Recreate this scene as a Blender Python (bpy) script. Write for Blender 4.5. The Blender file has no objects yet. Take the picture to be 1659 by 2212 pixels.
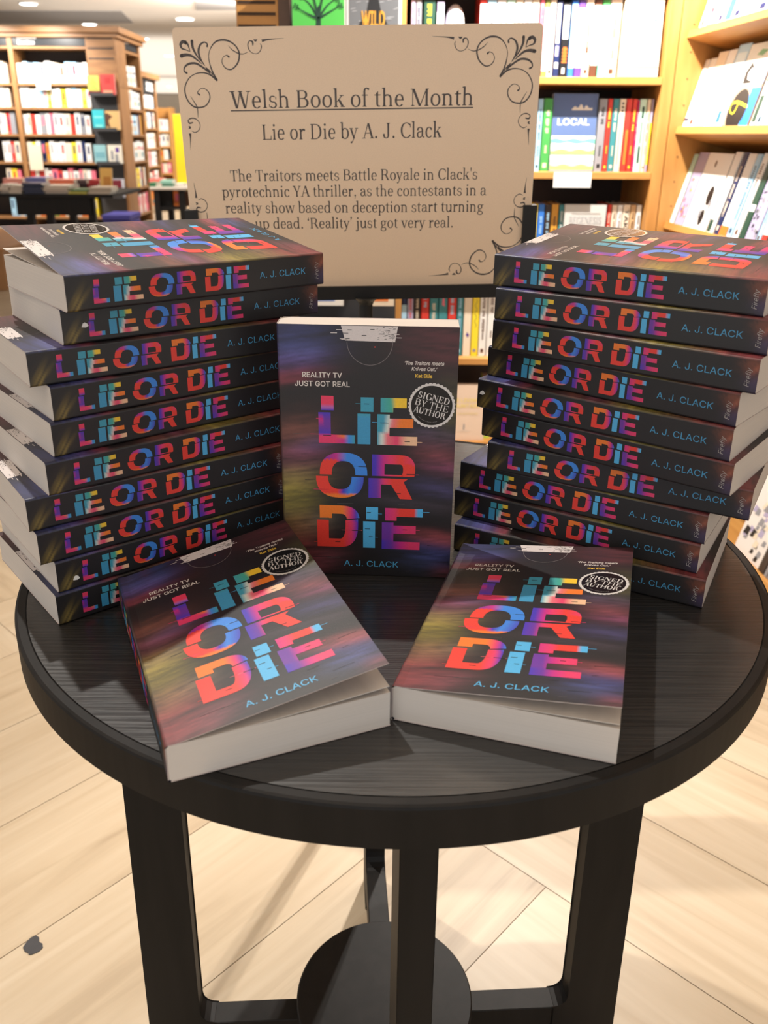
import bpy, math, random
import numpy as np
from mathutils import Matrix, Vector
from mathutils.geometry import tessellate_polygon
random.seed(7)
rng = np.random.default_rng(11)
scene = bpy.context.scene
COL = scene.collection
ZT = 0.62                    # height of the round table's top above the floor (metres)

# ------------------------------------------------------------------ camera
F, TH, RO, HC, PX, PY = 1863.34, 0.376765, -0.00649, 0.323015, 805.86, 1025.86
FW, FH = 1659, 2212
_f = np.array([0, math.cos(TH), -math.sin(TH)]); _r = np.array([1.0, 0, 0]); _d = np.cross(_f, _r)
CR = math.cos(RO)*_r + math.sin(RO)*_d
CD = -math.sin(RO)*_r + math.cos(RO)*_d
CF = _f
cd = bpy.data.cameras.new('camera')
cam = bpy.data.objects.new('camera', cd); COL.objects.link(cam)
cam.matrix_world = Matrix(((CR[0], -CD[0], -CF[0], 0), (CR[1], -CD[1], -CF[1], 0), (CR[2], -CD[2], -CF[2], HC+ZT), (0, 0, 0, 1)))
cd.sensor_fit = 'VERTICAL'; cd.sensor_height = 36.0; cd.sensor_width = 27.0
cd.lens = F/FH*36.0
cd.shift_x = (FW/2-PX)/FH; cd.shift_y = -(FH/2-PY)/FH
cd.clip_start = 0.02; cd.clip_end = 60
cd.dof.use_dof = True; cd.dof.focus_distance = 0.69; cd.dof.aperture_fstop = 11.0
scene.camera = cam

def ray(u, v):
    return ((u-PX)*CR + (v-PY)*CD)/F + CF
def aty(u, v, y):
    q = ray(u, v); return np.array([0, 0, HC+ZT]) + q*(y/q[1])
def atx(u, v, x):
    q = ray(u, v); return np.array([0, 0, HC+ZT]) + q*(x/q[0])
def atz(u, v, z):
    q = ray(u, v); return np.array([0, 0, HC+ZT]) + q*((z-HC-ZT)/q[2])

# ------------------------------------------------------------------ light
scene.view_settings.view_transform = 'Standard'; scene.view_settings.look = 'None'
scene.view_settings.gamma = 1.0; scene.view_settings.use_curve_mapping = False
scene.view_settings.exposure = 0.14
scene.cycles.use_denoising = True
scene.cycles.max_bounces = 6; scene.cycles.diffuse_bounces = 3; scene.cycles.glossy_bounces = 3
scene.cycles.sample_clamp_indirect = 4.0
world = bpy.data.worlds.new('room_light'); scene.world = world; world.use_nodes = True
wb = world.node_tree.nodes['Background']; wb.inputs[0].default_value = (0.95, 0.98, 1.0, 1); wb.inputs[1].default_value = 0.98

def lamp(name, kind, loc, target, power, color, size=0.05, spot=None, blend=0.3, sizey=None):
    l = bpy.data.lights.new(name, kind); l.energy = power; l.color = color
    if kind == 'AREA':
        l.size = size
        if sizey: l.shape = 'RECTANGLE'; l.size_y = sizey
    else: l.shadow_soft_size = size
    if kind == 'SPOT': l.spot_size = spot; l.spot_blend = blend
    o = bpy.data.objects.new(name, l); COL.objects.link(o)
    o.location = loc
    o.rotation_euler = (Vector(target)-Vector(loc)).to_track_quat('-Z', 'Y').to_euler()
    return o
CEIL = 2.60
WARM = (1.0, 0.86, 0.70); NEUT = (1.0, 0.95, 0.88)
# the ceiling spot behind the table that throws the stacks' shadows towards the viewer
lamp('ceiling_spot_lamp', 'SPOT', (-0.61, 1.40, 2.50), (0.0, 0.62, ZT), 112, NEUT, 0.016, math.radians(46), 0.5)
# spots on the gantry in front of the bookcases
lamp('gantry_lamp', 'SPOT', (0.42, 2.15, ZT+1.12), (0.45, 2.6, ZT+0.1), 105, NEUT, 0.012, math.radians(150), 0.35)
lamp('gantry_lamp', 'SPOT', (0.46, 2.15, ZT+1.12), (0.9, 2.25, ZT+0.15), 62, NEUT, 0.012, math.radians(146), 0.35)
# far bookcases: gantry spots, plus unseen area fills added to brighten them
lamp('overhead_fill_light', 'AREA', (-3.2, 7.6, CEIL-0.05), (-3.2, 9.3, 0.9), 85, NEUT, 2.4, sizey=0.5)
for _x in (-4.3, -3.75, -3.2):
    lamp('gantry_lamp', 'SPOT', (_x, 8.86, 1.96), (_x, 9.5, 1.0), 62, NEUT, 0.015, math.radians(110), 0.6)
lamp('overhead_fill_light', 'AREA', (-1.3, 10.2, CEIL-0.05), (-2.7, 10.2, 0.9), 110, NEUT, 1.2, sizey=0.5)
lamp('overhead_fill_light', 'AREA', (-1.8, 13.2, CEIL-0.05), (-3.0, 14.6, 0.9), 260, NEUT, 2.0, sizey=0.5)
# upward fills added to brighten the ceiling, no fixtures on the bookcases
lamp('ceiling_wash_fill', 'AREA', (-3.6, 13.0, 1.95), (-3.6, 13.0, 3), 26, NEUT, 3.0, sizey=5.0)
lamp('ceiling_wash_fill', 'AREA', (-5.0, 24.0, 1.95), (-5.0, 24.0, 3), 230, NEUT, 5.0, sizey=12.0)
lamp('ceiling_wash_fill', 'AREA', (-7.0, 37.0, 1.95), (-7.0, 37.0, 3), 330, NEUT, 7.0, sizey=12.0)
# soft fills added under the ceiling for the table and the floor around it
lamp('overhead_fill_light', 'AREA', (-1.1, 1.6, CEIL-0.05), (-1.1, 1.6, 0), 6, WARM, 1.6, sizey=1.6)
lamp('overhead_fill_light', 'AREA', (0.95, 1.9, CEIL-0.05), (0.95, 1.9, 0), 11, WARM, 1.6, sizey=1.6)
lamp('overhead_fill_light', 'AREA', (-0.9, -0.6, CEIL-0.05), (-0.9, -0.6, 0), 9, WARM, 1.6, sizey=1.6)

# ------------------------------------------------------------------ materials
def new_mat(name):
    m = bpy.data.materials.new(name); m.use_nodes = True
    nt = m.node_tree; return m, nt, nt.nodes['Principled BSDF']
def plain(name, rgb, rough=0.5, spec=0.5, metal=0.0, noise=0.0, scale=60, emit=None, bump=0.0):
    m, nt, b = new_mat(name)
    b.inputs['Roughness'].default_value = rough; b.inputs['Metallic'].default_value = metal
    b.inputs['Specular IOR Level'].default_value = spec
    b.inputs['Base Color'].default_value = (*rgb, 1)
    if noise or bump:
        tc = nt.nodes.new('ShaderNodeTexCoord'); n = nt.nodes.new('ShaderNodeTexNoise'); n.inputs['Scale'].default_value = scale
        nt.links.new(tc.outputs['Object'], n.inputs['Vector'])
        if noise:
            mx = nt.nodes.new('ShaderNodeMixRGB'); mx.inputs[1].default_value = (*[c*(1-noise) for c in rgb], 1); mx.inputs[2].default_value = (*[min(1, c*(1+noise)) for c in rgb], 1)
            nt.links.new(n.outputs['Fac'], mx.inputs[0]); nt.links.new(mx.outputs[0], b.inputs['Base Color'])
        if bump:
            bp = nt.nodes.new('ShaderNodeBump'); bp.inputs['Strength'].default_value = bump; bp.inputs['Distance'].default_value = 0.001
            nt.links.new(n.outputs['Fac'], bp.inputs['Height']); nt.links.new(bp.outputs[0], b.inputs['Normal'])
    if emit:
        b.inputs['Emission Color'].default_value = (*rgb, 1); b.inputs['Emission Strength'].default_value = emit
    return m
def ink_mat(name, rough, spec=0.5, bump=0.0, coat=0.0):
    """printed surface: the ink is a colour attribute, a fine procedural tooth on top"""
    m, nt, b = new_mat(name)
    at = nt.nodes.new('ShaderNodeAttribute'); at.attribute_name = 'ink'
    tc = nt.nodes.new('ShaderNodeTexCoord'); n = nt.nodes.new('ShaderNodeTexNoise'); n.inputs['Scale'].default_value = 900; n.inputs['Detail'].default_value = 3
    nt.links.new(tc.outputs['Object'], n.inputs['Vector'])
    mr = nt.nodes.new('ShaderNodeMapRange'); mr.inputs[3].default_value = 0.9; mr.inputs[4].default_value = 1.1
    nt.links.new(n.outputs['Fac'], mr.inputs[0])
    mx = nt.nodes.new('ShaderNodeVectorMath'); mx.operation = 'SCALE'
    nt.links.new(at.outputs['Color'], mx.inputs[0]); nt.links.new(mr.outputs[0], mx.inputs['Scale'])
    nt.links.new(mx.outputs[0], b.inputs['Base Color'])
    b.inputs['Roughness'].default_value = rough; b.inputs['Specular IOR Level'].default_value = spec
    b.inputs['Coat Weight'].default_value = coat; b.inputs['Coat Roughness'].default_value = 0.12
    if bump:
        bp = nt.nodes.new('ShaderNodeBump'); bp.inputs['Strength'].default_value = bump; bp.inputs['Distance'].default_value = 0.0004
        nt.links.new(n.outputs['Fac'], bp.inputs['Height']); nt.links.new(bp.outputs[0], b.inputs['Normal'])
    return m
def pages_mat(name, rgb):
    """cut paper edges: fine lines along the sheets (object z)"""
    m, nt, b = new_mat(name)
    tc = nt.nodes.new('ShaderNodeTexCoord'); mp = nt.nodes.new('ShaderNodeMapping'); mp.inputs['Scale'].default_value = (6, 6, 3200)
    n = nt.nodes.new('ShaderNodeTexNoise'); n.inputs['Scale'].default_value = 1.0; n.inputs['Detail'].default_value = 2
    nt.links.new(tc.outputs['Object'], mp.inputs['Vector']); nt.links.new(mp.outputs[0], n.inputs['Vector'])
    mx = nt.nodes.new('ShaderNodeMixRGB'); mx.inputs[1].default_value = (*[c*0.86 for c in rgb], 1); mx.inputs[2].default_value = (*[min(1, c*1.08) for c in rgb], 1)
    nt.links.new(n.outputs['Fac'], mx.inputs[0]); nt.links.new(mx.outputs[0], b.inputs['Base Color'])
    bp = nt.nodes.new('ShaderNodeBump'); bp.inputs['Strength'].default_value = 0.25; bp.inputs['Distance'].default_value = 0.0003
    nt.links.new(n.outputs['Fac'], bp.inputs['Height']); nt.links.new(bp.outputs[0], b.inputs['Normal'])
    b.inputs['Roughness'].default_value = 0.85; b.inputs['Specular IOR Level'].default_value = 0.2
    return m
def wood_mat(name, c1, c2, scale, rough=0.45, bump=0.2, spec=0.5, detail=6, axis_rot=0.0, lines=None):
    m, nt, b = new_mat(name)
    tc = nt.nodes.new('ShaderNodeTexCoord'); mp = nt.nodes.new('ShaderNodeMapping'); mp.inputs['Scale'].default_value = scale
    mp.inputs['Rotation'].default_value = (0, 0, axis_rot)
    n = nt.nodes.new('ShaderNodeTexNoise'); n.inputs['Scale'].default_value = 1.0; n.inputs['Detail'].default_value = detail; n.inputs['Distortion'].default_value = 0.6
    nt.links.new(tc.outputs['Object'], mp.inputs['Vector']); nt.links.new(mp.outputs[0], n.inputs['Vector'])
    cr = nt.nodes.new('ShaderNodeValToRGB'); cr.color_ramp.elements[0].position = 0.32; cr.color_ramp.elements[1].position = 0.68
    cr.color_ramp.elements[0].color = (*c1, 1); cr.color_ramp.elements[1].color = (*c2, 1)
    nt.links.new(n.outputs['Fac'], cr.inputs[0]); nt.links.new(cr.outputs[0], b.inputs['Base Color'])
    bp = nt.nodes.new('ShaderNodeBump'); bp.inputs['Strength'].default_value = bump; bp.inputs['Distance'].default_value = 0.0012
    nt.links.new(n.outputs['Fac'], bp.inputs['Height']); nt.links.new(bp.outputs[0], b.inputs['Normal'])
    b.inputs['Roughness'].default_value = rough; b.inputs['Specular IOR Level'].default_value = spec
    return m
M_cover = ink_mat('laminated_book_cover', 0.46, 0.66, 0.12)
M_seal = ink_mat('seal_sticker', 0.25, 0.5)
M_sign = ink_mat('printed_sign_sheet', 0.45, 0.35)
M_back = ink_mat('shelf_book_jacket', 0.4, 0.4)
M_pages = pages_mat('paper_edges', (0.73, 0.66, 0.60))
M_black = wood_mat('black_stained_oak', (0.005, 0.0046, 0.0046), (0.023, 0.021, 0.020), (9, 330, 90), 0.52, 1.0, 0.62, 6)
M_black.node_tree.nodes['Principled BSDF'].inputs['Coat Weight'].default_value = 0.6; M_black.node_tree.nodes['Principled BSDF'].inputs['Coat Roughness'].default_value = 0.2
M_blackleg = wood_mat('black_painted_wood', (0.0065, 0.0055, 0.005), (0.0115, 0.0095, 0.0085), (60, 60, 6), 0.55, 0.1, 0.28, 3)
M_oak = wood_mat('honey_oak', (0.42, 0.185, 0.042), (0.57, 0.28, 0.075), (3, 22, 22), 0.5, 0.12)
M_oakv = wood_mat('honey_oak_upright', (0.42, 0.185, 0.042), (0.57, 0.28, 0.075), (22, 22, 3), 0.5, 0.12)
M_isle = wood_mat('brown_oak', (0.23, 0.105, 0.036), (0.34, 0.165, 0.06), (3, 22, 22), 0.5, 0.1)
M_islev = wood_mat('brown_oak_upright', (0.25, 0.115, 0.038), (0.37, 0.18, 0.065), (22, 22, 3), 0.5, 0.1)
M_darkback = plain('dark_bookcase_back', (0.035, 0.025, 0.022), 0.7, noise=0.2, scale=8)
M_darkpanel = plain('charcoal_display_panel', (0.035, 0.033, 0.035), 0.6, noise=0.1, scale=8)
M_metal = plain('black_powder_coated_metal', (0.012, 0.012, 0.013), 0.55, 0.4, 0.0, noise=0.1, scale=300, bump=0.1)
M_ceil = plain('white_ceiling_paint', (0.80, 0.74, 0.67), 0.9, noise=0.02, scale=3)
M_greyceil = plain('grey_ceiling_patch', (0.30, 0.28, 0.27), 0.9, noise=0.05, scale=3)  # even grey: stands in for shade on the ceiling, also used for the grille
M_wall = plain('cream_wall_paint', (0.72, 0.62, 0.50), 0.9, noise=0.03, scale=3)
M_greyfloor = plain('pale_grey_vinyl', (0.70, 0.70, 0.66), 0.6, noise=0.06, scale=40)
M_lit = plain('lit_downlight', (1.0, 0.96, 0.88), 0.5, emit=14.0)
M_whitecard = plain('white_card', (0.85, 0.83, 0.8), 0.7, noise=0.02)

# ------------------------------------------------------------------ mesh collector
class MB:
    def __init__(s): s.v = []; s.f = []; s.c = []; s.m = []
    def vert(s, p, col=(0.5, 0.5, 0.5)):
        s.v.append((float(p[0]), float(p[1]), float(p[2]))); s.c.append(col); return len(s.v)-1
    def face(s, idx, mi=0): s.f.append(tuple(idx)); s.m.append(mi)
    def poly(s, pts, col=(0.5, 0.5, 0.5), mi=0):
        s.face([s.vert(p, col) for p in pts], mi)
    def box(s, a, b, col=(0.5, 0.5, 0.5), mi=0, M=None, taper=None):
        x0, y0, z0 = a; x1, y1, z1 = b
        P = [(x0, y0, z0), (x1, y0, z0), (x1, y1, z0), (x0, y1, z0), (x0, y0, z1), (x1, y0, z1), (x1, y1, z1), (x0, y1, z1)]
        if M is not None: P = [M @ Vector(q) for q in P]
        i = [s.vert(q, col) for q in P]
        for q in ((3, 2, 1, 0), (4, 5, 6, 7), (0, 1, 5, 4), (1, 2, 6, 5), (2, 3, 7, 6), (3, 0, 4, 7)): s.face([i[k] for k in q], mi)
    def prism(s, outline, z0, z1, mi=0, col=(0.5, 0.5, 0.5)):
        n = len(outline); a = [s.vert((x, y, z0), col) for x, y in outline]; b = [s.vert((x, y, z1), col) for x, y in outline]
        s.face(a[::-1], mi); s.face(b, mi)
        for i in range(n): s.face((a[i], a[(i+1) % n], b[(i+1) % n], b[i]), mi)
    def lathe(s, prof, n=96, mi=0, col=(0.5, 0.5, 0.5), c=(0, 0), caps=True):
        rings = []
        for r, z in prof: rings.append([s.vert((c[0]+r*math.cos(2*math.pi*k/n), c[1]+r*math.sin(2*math.pi*k/n), z), col) for k in range(n)])
        for a, b in zip(rings[:-1], rings[1:]):
            for k in range(n): s.face((a[k], a[(k+1) % n], b[(k+1) % n], b[k]), mi)
        if caps: s.face(rings[0][::-1], mi); s.face(rings[-1], mi)
    def build(s, name, mats, parent=None, smooth=False, bevel=0.0, matrix=None, ink=False):
        me = bpy.data.meshes.new(name); me.from_pydata(s.v, [], s.f)
        if not isinstance(mats, (list, tuple)): mats = [mats]
        for m in mats: me.materials.append(m)
        me.polygons.foreach_set('material_index', s.m)
        if ink:
            at = me.color_attributes.new('ink', 'FLOAT_COLOR', 'POINT')
            at.data.foreach_set('color', np.array([(c[0], c[1], c[2], 1.0) for c in s.c], dtype=np.float32).ravel())
        me.update()
        o = bpy.data.objects.new(name, me); COL.objects.link(o)
        if matrix is not None: o.matrix_world = matrix
        if parent is not None: o.parent = parent
        if smooth: me.polygons.foreach_set('use_smooth', [True]*len(me.polygons))
        if bevel:
            md = o.modifiers.new('soft_edges', 'BEVEL'); md.width = bevel; md.segments = 2; md.limit_method = 'ANGLE'
        return o
def tag(o, label, cat, group=None, kind=None):
    if label: o['label'] = label
    if cat: o['category'] = cat
    if group: o['group'] = group
    if kind: o['kind'] = kind
    return o
def structure(o): o['kind'] = 'structure'; return o
def empty(name, M=None, label=None, cat=None, group=None):
    o = bpy.data.objects.new(name, None); COL.objects.link(o); o.empty_display_size = 0.02
    if M is not None: o.matrix_world = M
    return tag(o, label, cat, group)
def T(x, y, z, rz=0.0): return Matrix.Translation((x, y, z)) @ Matrix.Rotation(rz, 4, 'Z')
def lin(r, g, b):
    f = lambda c: (c/255/12.92 if c/255 <= 0.04045 else ((c/255+0.055)/1.055)**2.4)
    return (f(r), f(g), f(b))
def mixc(a, b, t):
    t = max(0.0, min(1.0, t)); return tuple(a[i]*(1-t)+b[i]*t for i in range(3))
def grad(stops, t):
    if t <= stops[0][0]: return stops[0][1]
    for (t0, c0), (t1, c1) in zip(stops[:-1], stops[1:]):
        if t <= t1: return mixc(c0, c1, (t-t0)/max(1e-6, t1-t0))
    return stops[-1][1]

INTER = r"""A479|16 0,201 509,276 509,463 0,395 0,287 302,264 372,232 478,245 478,213 371,191 302,85 0/110 142,110 199,370 199,370 142;B456|60 0,60 509,241 509,289 504,329 491,359 469,381 442,394 410,398 374,395 344,387 320,373 301,356 286,315 267,315 262,339 257,363 245,385 227,402 203,414 173,418 136,413 100,400 67,377 39,344 18,301 4,247 0/125 57,245 57,296 63,330 80,349 105,355 137,352 161,342 184,327 203,306 218,279 228,248 231,125 231/125 285,238 285,265 288,288 296,308 309,323 326,333 348,336 372,330 403,313 429,283 446,240 452,125 452;C510|267 -7,205 1,150 25,104 63,70 115,48 179,40 254,48 329,70 393,104 445,150 484,205 508,267 516,305 513,340 504,373 490,402 471,427 447,448 418,463 385,473 348,408 348,401 373,389 395,357 428,315 449,267 456,223 450,184 432,150 403,125 364,109 314,103 254,109 194,125 145,151 105,184 76,223 59,267 53,315 60,357 81,389 114,408 160,473 160,463 124,448 91,428 62,402 38,373 19,341 5,305 -4;D502|219 0,96 0,96 57,215 57,272 63,318 81,354 110,379 149,394 198,399 255,394 312,379 361,354 399,320 428,275 446,221 452,93 452,93 509,225 509,294 501,353 478,399 441,433 391,455 329,462 255,455 181,433 119,398 68,351 31,291 8/125 509,125 0,60 0,60 509;E418|60 0,60 509,372 509,372 452,125 452,125 286,355 286,355 229,125 229,125 57,375 57,375 0;F410|60 0,60 509,369 509,369 452,125 452,125 278,346 278,346 221,125 221,125 0;G520|269 -7,205 1,149 25,104 64,69 116,47 179,40 254,47 329,69 393,103 445,149 484,203 508,265 516,304 513,340 504,374 489,403 469,429 445,449 416,465 384,474 349,408 349,387 393,356 427,315 448,265 456,222 450,183 432,150 404,125 364,109 314,103 254,109 194,125 145,151 105,184 76,224 59,269 53,309 57,345 71,374 93,396 123,410 160,415 202,434 199,283 199,283 256,478 256,478 200,471 141,451 91,419 50,377 19,326 0;H517|60 0,60 509,125 509,125 289,392 289,392 509,457 509,457 0,392 0,392 232,125 232,125 0;I300|31 0,31 57,118 57,118 452,31 452,31 509,269 509,269 452,183 452,183 57,269 57,269 0;J396|185 -7,124 3,75 33,44 81,33 145,33 173,98 173,98 145,104 104,122 74,149 56,185 50,220 56,248 74,266 104,272 145,272 509,336 509,336 145,326 81,294 33,246 3;K466|104 145,104 216,139 261,174 303,212 344,364 509,448 509,231 276,228 276/60 0,60 509,125 509,125 334,124 225,125 193,125 0/372 0,188 259,228 309,449 0;L393|60 0,60 509,125 509,125 57,361 57,361 0;M628|60 0,60 509,152 509,277 187,287 159,299 123,311 84,322 49,307 49,318 83,330 121,342 158,352 187,476 509,568 509,568 0,504 0,504 291,504 327,505 369,506 413,507 457,513 457,498 409,482 363,467 322,456 291,342 0,286 0,170 291,159 321,145 361,129 408,112 457,119 457,120 416,121 372,122 328,122 291,122 0;N523|60 0,60 509,136 509,343 183,363 151,388 107,414 55,405 54,401 108,399 157,399 195,399 509,463 509,463 0,387 0,202 290,177 331,148 381,108 452,119 454,122 384,124 328,125 291,125 0;O533|267 -7,205 1,150 25,105 63,70 115,48 179,40 254,48 329,70 393,105 445,150 484,205 508,267 516,329 508,384 484,429 445,464 393,486 329,493 254,486 179,464 115,429 63,384 25,329 1/267 53,310 59,349 76,383 105,408 144,425 194,430 254,425 314,408 365,383 404,349 433,310 450,267 456,223 450,184 433,151 404,125 364,109 314,103 254,109 194,125 144,151 105,184 76,223 59;P444|60 0,60 509,235 509,289 503,332 487,366 462,390 430,404 391,409 348,404 304,390 265,366 233,332 207,289 191,235 186,109 186,109 242,233 242,269 246,297 256,318 272,333 294,342 319,344 348,342 376,333 402,318 423,297 439,268 449,232 452,125 452,125 0;R449|60 0,60 509,236 509,290 504,333 489,367 465,390 433,405 395,409 352,405 309,390 271,367 240,333 217,289 203,236 198,96 198,96 255,234 255,269 258,298 267,319 281,334 300,342 324,345 352,342 380,334 405,319 425,298 440,269 449,233 452,125 452,125 0/353 0,230 229,303 229,428 0;S446|224 -9,172 -4,128 9,91 31,64 60,46 96,38 137,104 137,110 110,123 88,142 71,166 59,194 52,224 49,257 52,286 60,311 74,329 92,341 114,346 139,342 161,332 179,316 193,296 205,245 222,184 239,128 260,86 289,60 326,52 372,58 413,75 448,102 476,138 498,180 511,227 516,275 511,316 498,351 476,377 449,394 415,401 378,337 378,326 412,302 437,267 453,225 459,194 456,167 448,145 435,129 418,118 398,115 376,119 352,131 334,148 319,169 308,212 293,264 279,312 264,359 238,379 220,395 198,405 171,408 139,403 99,386 64,360 34,323 11,278 -4;T448|32 452,32 509,417 509,417 452,257 452,257 0,193 0,193 452;U517|259 -8,203 -2,154 15,114 43,85 80,66 124,60 173,60 509,124 509,124 178,128 144,141 113,160 87,187 68,220 56,259 52,298 56,331 68,357 87,377 113,389 144,393 178,393 509,457 509,457 173,451 124,433 80,403 43,363 15,315 -2;V479|204 0,16 509,84 509,192 206,215 137,248 31,235 31,267 138,290 206,395 509,463 509,278 0;W686|155 0,16 509,82 509,163 196,175 145,187 94,197 40,189 40,200 94,211 145,224 196,306 509,380 509,462 196,474 145,486 94,497 40,488 40,499 94,510 145,523 196,603 509,670 509,530 0,455 0,368 323,351 391,336 475,350 475,335 395,318 323,230 0;Y472|203 0,203 208,16 509,91 509,192 344,222 292,250 230,224 230,251 293,280 344,381 509,455 509,268 208,268 0;.187|95 -4,78 -1,63 9,53 24,50 41,53 59,63 73,78 83,95 87,113 83,128 73,138 59,141 41,138 24,128 9,113 -1;‘177|52 318,104 509,151 509,121 318;'206|78 318,70 509,136 509,128 318;’177|52 318,82 509,151 509,98 318;,187|38 -119,68 71,137 71,84 -119;a389|160 -9,126 -5,94 5,68 22,48 45,35 73,30 108,34 138,43 161,58 179,78 193,125 211,178 220,234 227,265 235,273 243,276 255,276 257,273 279,267 297,256 311,240 322,220 329,196 331,171 329,149 322,118 301,100 274,41 291,57 322,79 346,104 364,133 375,163 382,194 384,239 379,286 360,306 343,322 320,333 290,337 251,337 0,277 0,277 52,272 52,252 25,215 1,190 -6/170 45,202 49,228 59,248 74,263 93,272 115,276 138,276 190,259 182,231 176,200 171,175 168,134 159,117 150,103 139,95 124,92 105,94 87,102 72,114 61,130 52;e404|212 -8,161 -2,117 16,82 46,56 85,40 132,34 187,39 242,55 290,81 329,115 359,157 378,205 384,236 382,266 374,294 361,319 341,341 315,357 282,368 242,371 194,371 169,75 169,75 221,338 221,310 202,307 237,298 269,283 294,263 314,237 326,205 330,173 326,146 313,125 294,109 270,99 241,96 211,96 178,100 139,110 106,128 80,151 61,179 50,212 46,254 53,285 73,306 105,365 91,353 63,335 39,311 19,283 4,249 -5;f253|228 379,228 327,6 327,6 379/81 0,81 432,84 461,96 486,113 505,135 519,161 527,187 530,222 527,243 521,227 468,215 472,195 474,171 470,154 460,145 443,142 419,142 0;h410|114 227,114 0,53 0,53 509,114 509,114 287,102 287,124 332,152 362,187 379,227 384,264 380,295 369,321 349,341 321,353 285,357 240,357 0,296 0,296 235,290 275,273 304,246 323,210 329,184 326,161 317,141 303,126 283,117 257;i166|53 0,53 379,114 379,114 0/84 443,67 446,54 455,44 468,41 483,44 499,54 512,67 521,84 524,100 521,114 512,123 499,126 483,123 468,114 455,100 446;l189|139 -2,101 3,74 20,58 47,53 84,53 509,114 509,114 99,115 77,120 62,130 54,146 52,160 53,170 54,181 3,162 -1;m609|53 0,53 379,112 379,112 295,108 295,118 323,132 346,151 363,172 376,195 384,219 386,257 380,287 361,309 331,321 295,312 295,322 321,337 343,357 361,381 375,407 383,437 386,468 383,497 372,522 354,541 328,553 296,557 255,557 0,496 0,496 254,490 289,473 313,447 326,419 330,395 328,374 320,358 307,345 290,338 270,335 247,335 0,274 0,274 260,269 288,253 311,229 326,199 330,178 328,158 320,140 307,126 289,117 266,114 238,114 0;n409|114 227,114 0,53 0,53 379,112 379,112 287,102 287,124 332,152 362,187 379,227 384,264 380,295 369,321 349,341 321,353 285,357 240,357 0,296 0,296 235,290 275,273 304,246 323,210 329,184 326,161 317,141 303,126 283,117 257;o415|207 -8,159 -2,117 16,82 46,56 85,40 133,34 187,40 243,56 291,82 330,117 360,159 378,207 384,256 378,299 360,333 330,359 291,376 243,381 187,376 133,359 85,333 46,299 16,256 -2/207 46,242 51,270 66,292 89,307 117,316 151,319 187,316 224,307 258,292 287,270 310,242 325,207 330,173 325,145 310,124 287,108 258,99 224,96 187,99 151,108 117,124 89,145 66,173 51;r259|53 0,53 379,112 379,112 321,115 321,130 347,152 367,181 380,213 385,229 384,243 384,243 322,230 324,207 326,182 323,159 315,140 301,126 284,117 262,114 237,114 0;s365|182 -8,145 -5,112 3,84 18,62 38,45 63,36 94,94 107,105 79,124 60,150 49,181 45,217 50,244 62,262 81,268 103,265 121,254 136,237 147,212 155,149 170,104 186,72 208,53 237,47 274,51 305,65 332,87 354,115 370,149 381,187 384,223 381,254 372,279 358,299 339,314 316,324 290,268 277,258 298,243 316,219 328,187 333,156 329,131 317,114 299,109 277,112 258,124 243,144 232,172 223,229 209,275 194,306 171,325 142,331 107,326 75,312 47,290 24,260 6,223 -5;t227|204 379,204 327,6 327,6 379/65 471,126 471,126 98,128 76,136 61,150 53,170 50,185 51,202 54,213 2,192 -3,168 -4,125 2,92 21,72 52,65 93;u410|182 -5,146 -1,115 11,89 31,69 59,57 95,53 139,53 379,114 379,114 144,119 105,137 75,164 56,200 50,226 53,249 62,268 77,283 97,293 122,296 153,296 379,357 379,357 0,298 0,298 92,307 92,286 47,257 17,222 0;v389|163 0,17 379,84 379,165 155,187 87,206 21,184 21,203 87,224 155,305 379,371 379,226 0;x378|21 0,171 218,171 171,29 379,100 379,147 306,179 253,207 206,175 206,202 253,233 306,282 379,352 379,209 169,209 214,358 0,287 0,231 85,200 136,173 182,205 182,178 136,148 85,91 0;k380|110 137,110 212,121 212,284 379,360 379,184 199,177 199/53 0,53 509,114 509,114 0/294 0,148 186,191 229,372 0;y389|47 -139,61 -86,71 -87,104 -89,118 -84,130 -74,141 -58,151 -36,163 -1,17 379,84 379,165 155,187 87,206 21,184 21,202 87,224 155,305 379,371 379,204 -58,177 -107,159 -124,139 -136,117 -143,91 -145,65 -143"""
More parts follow.
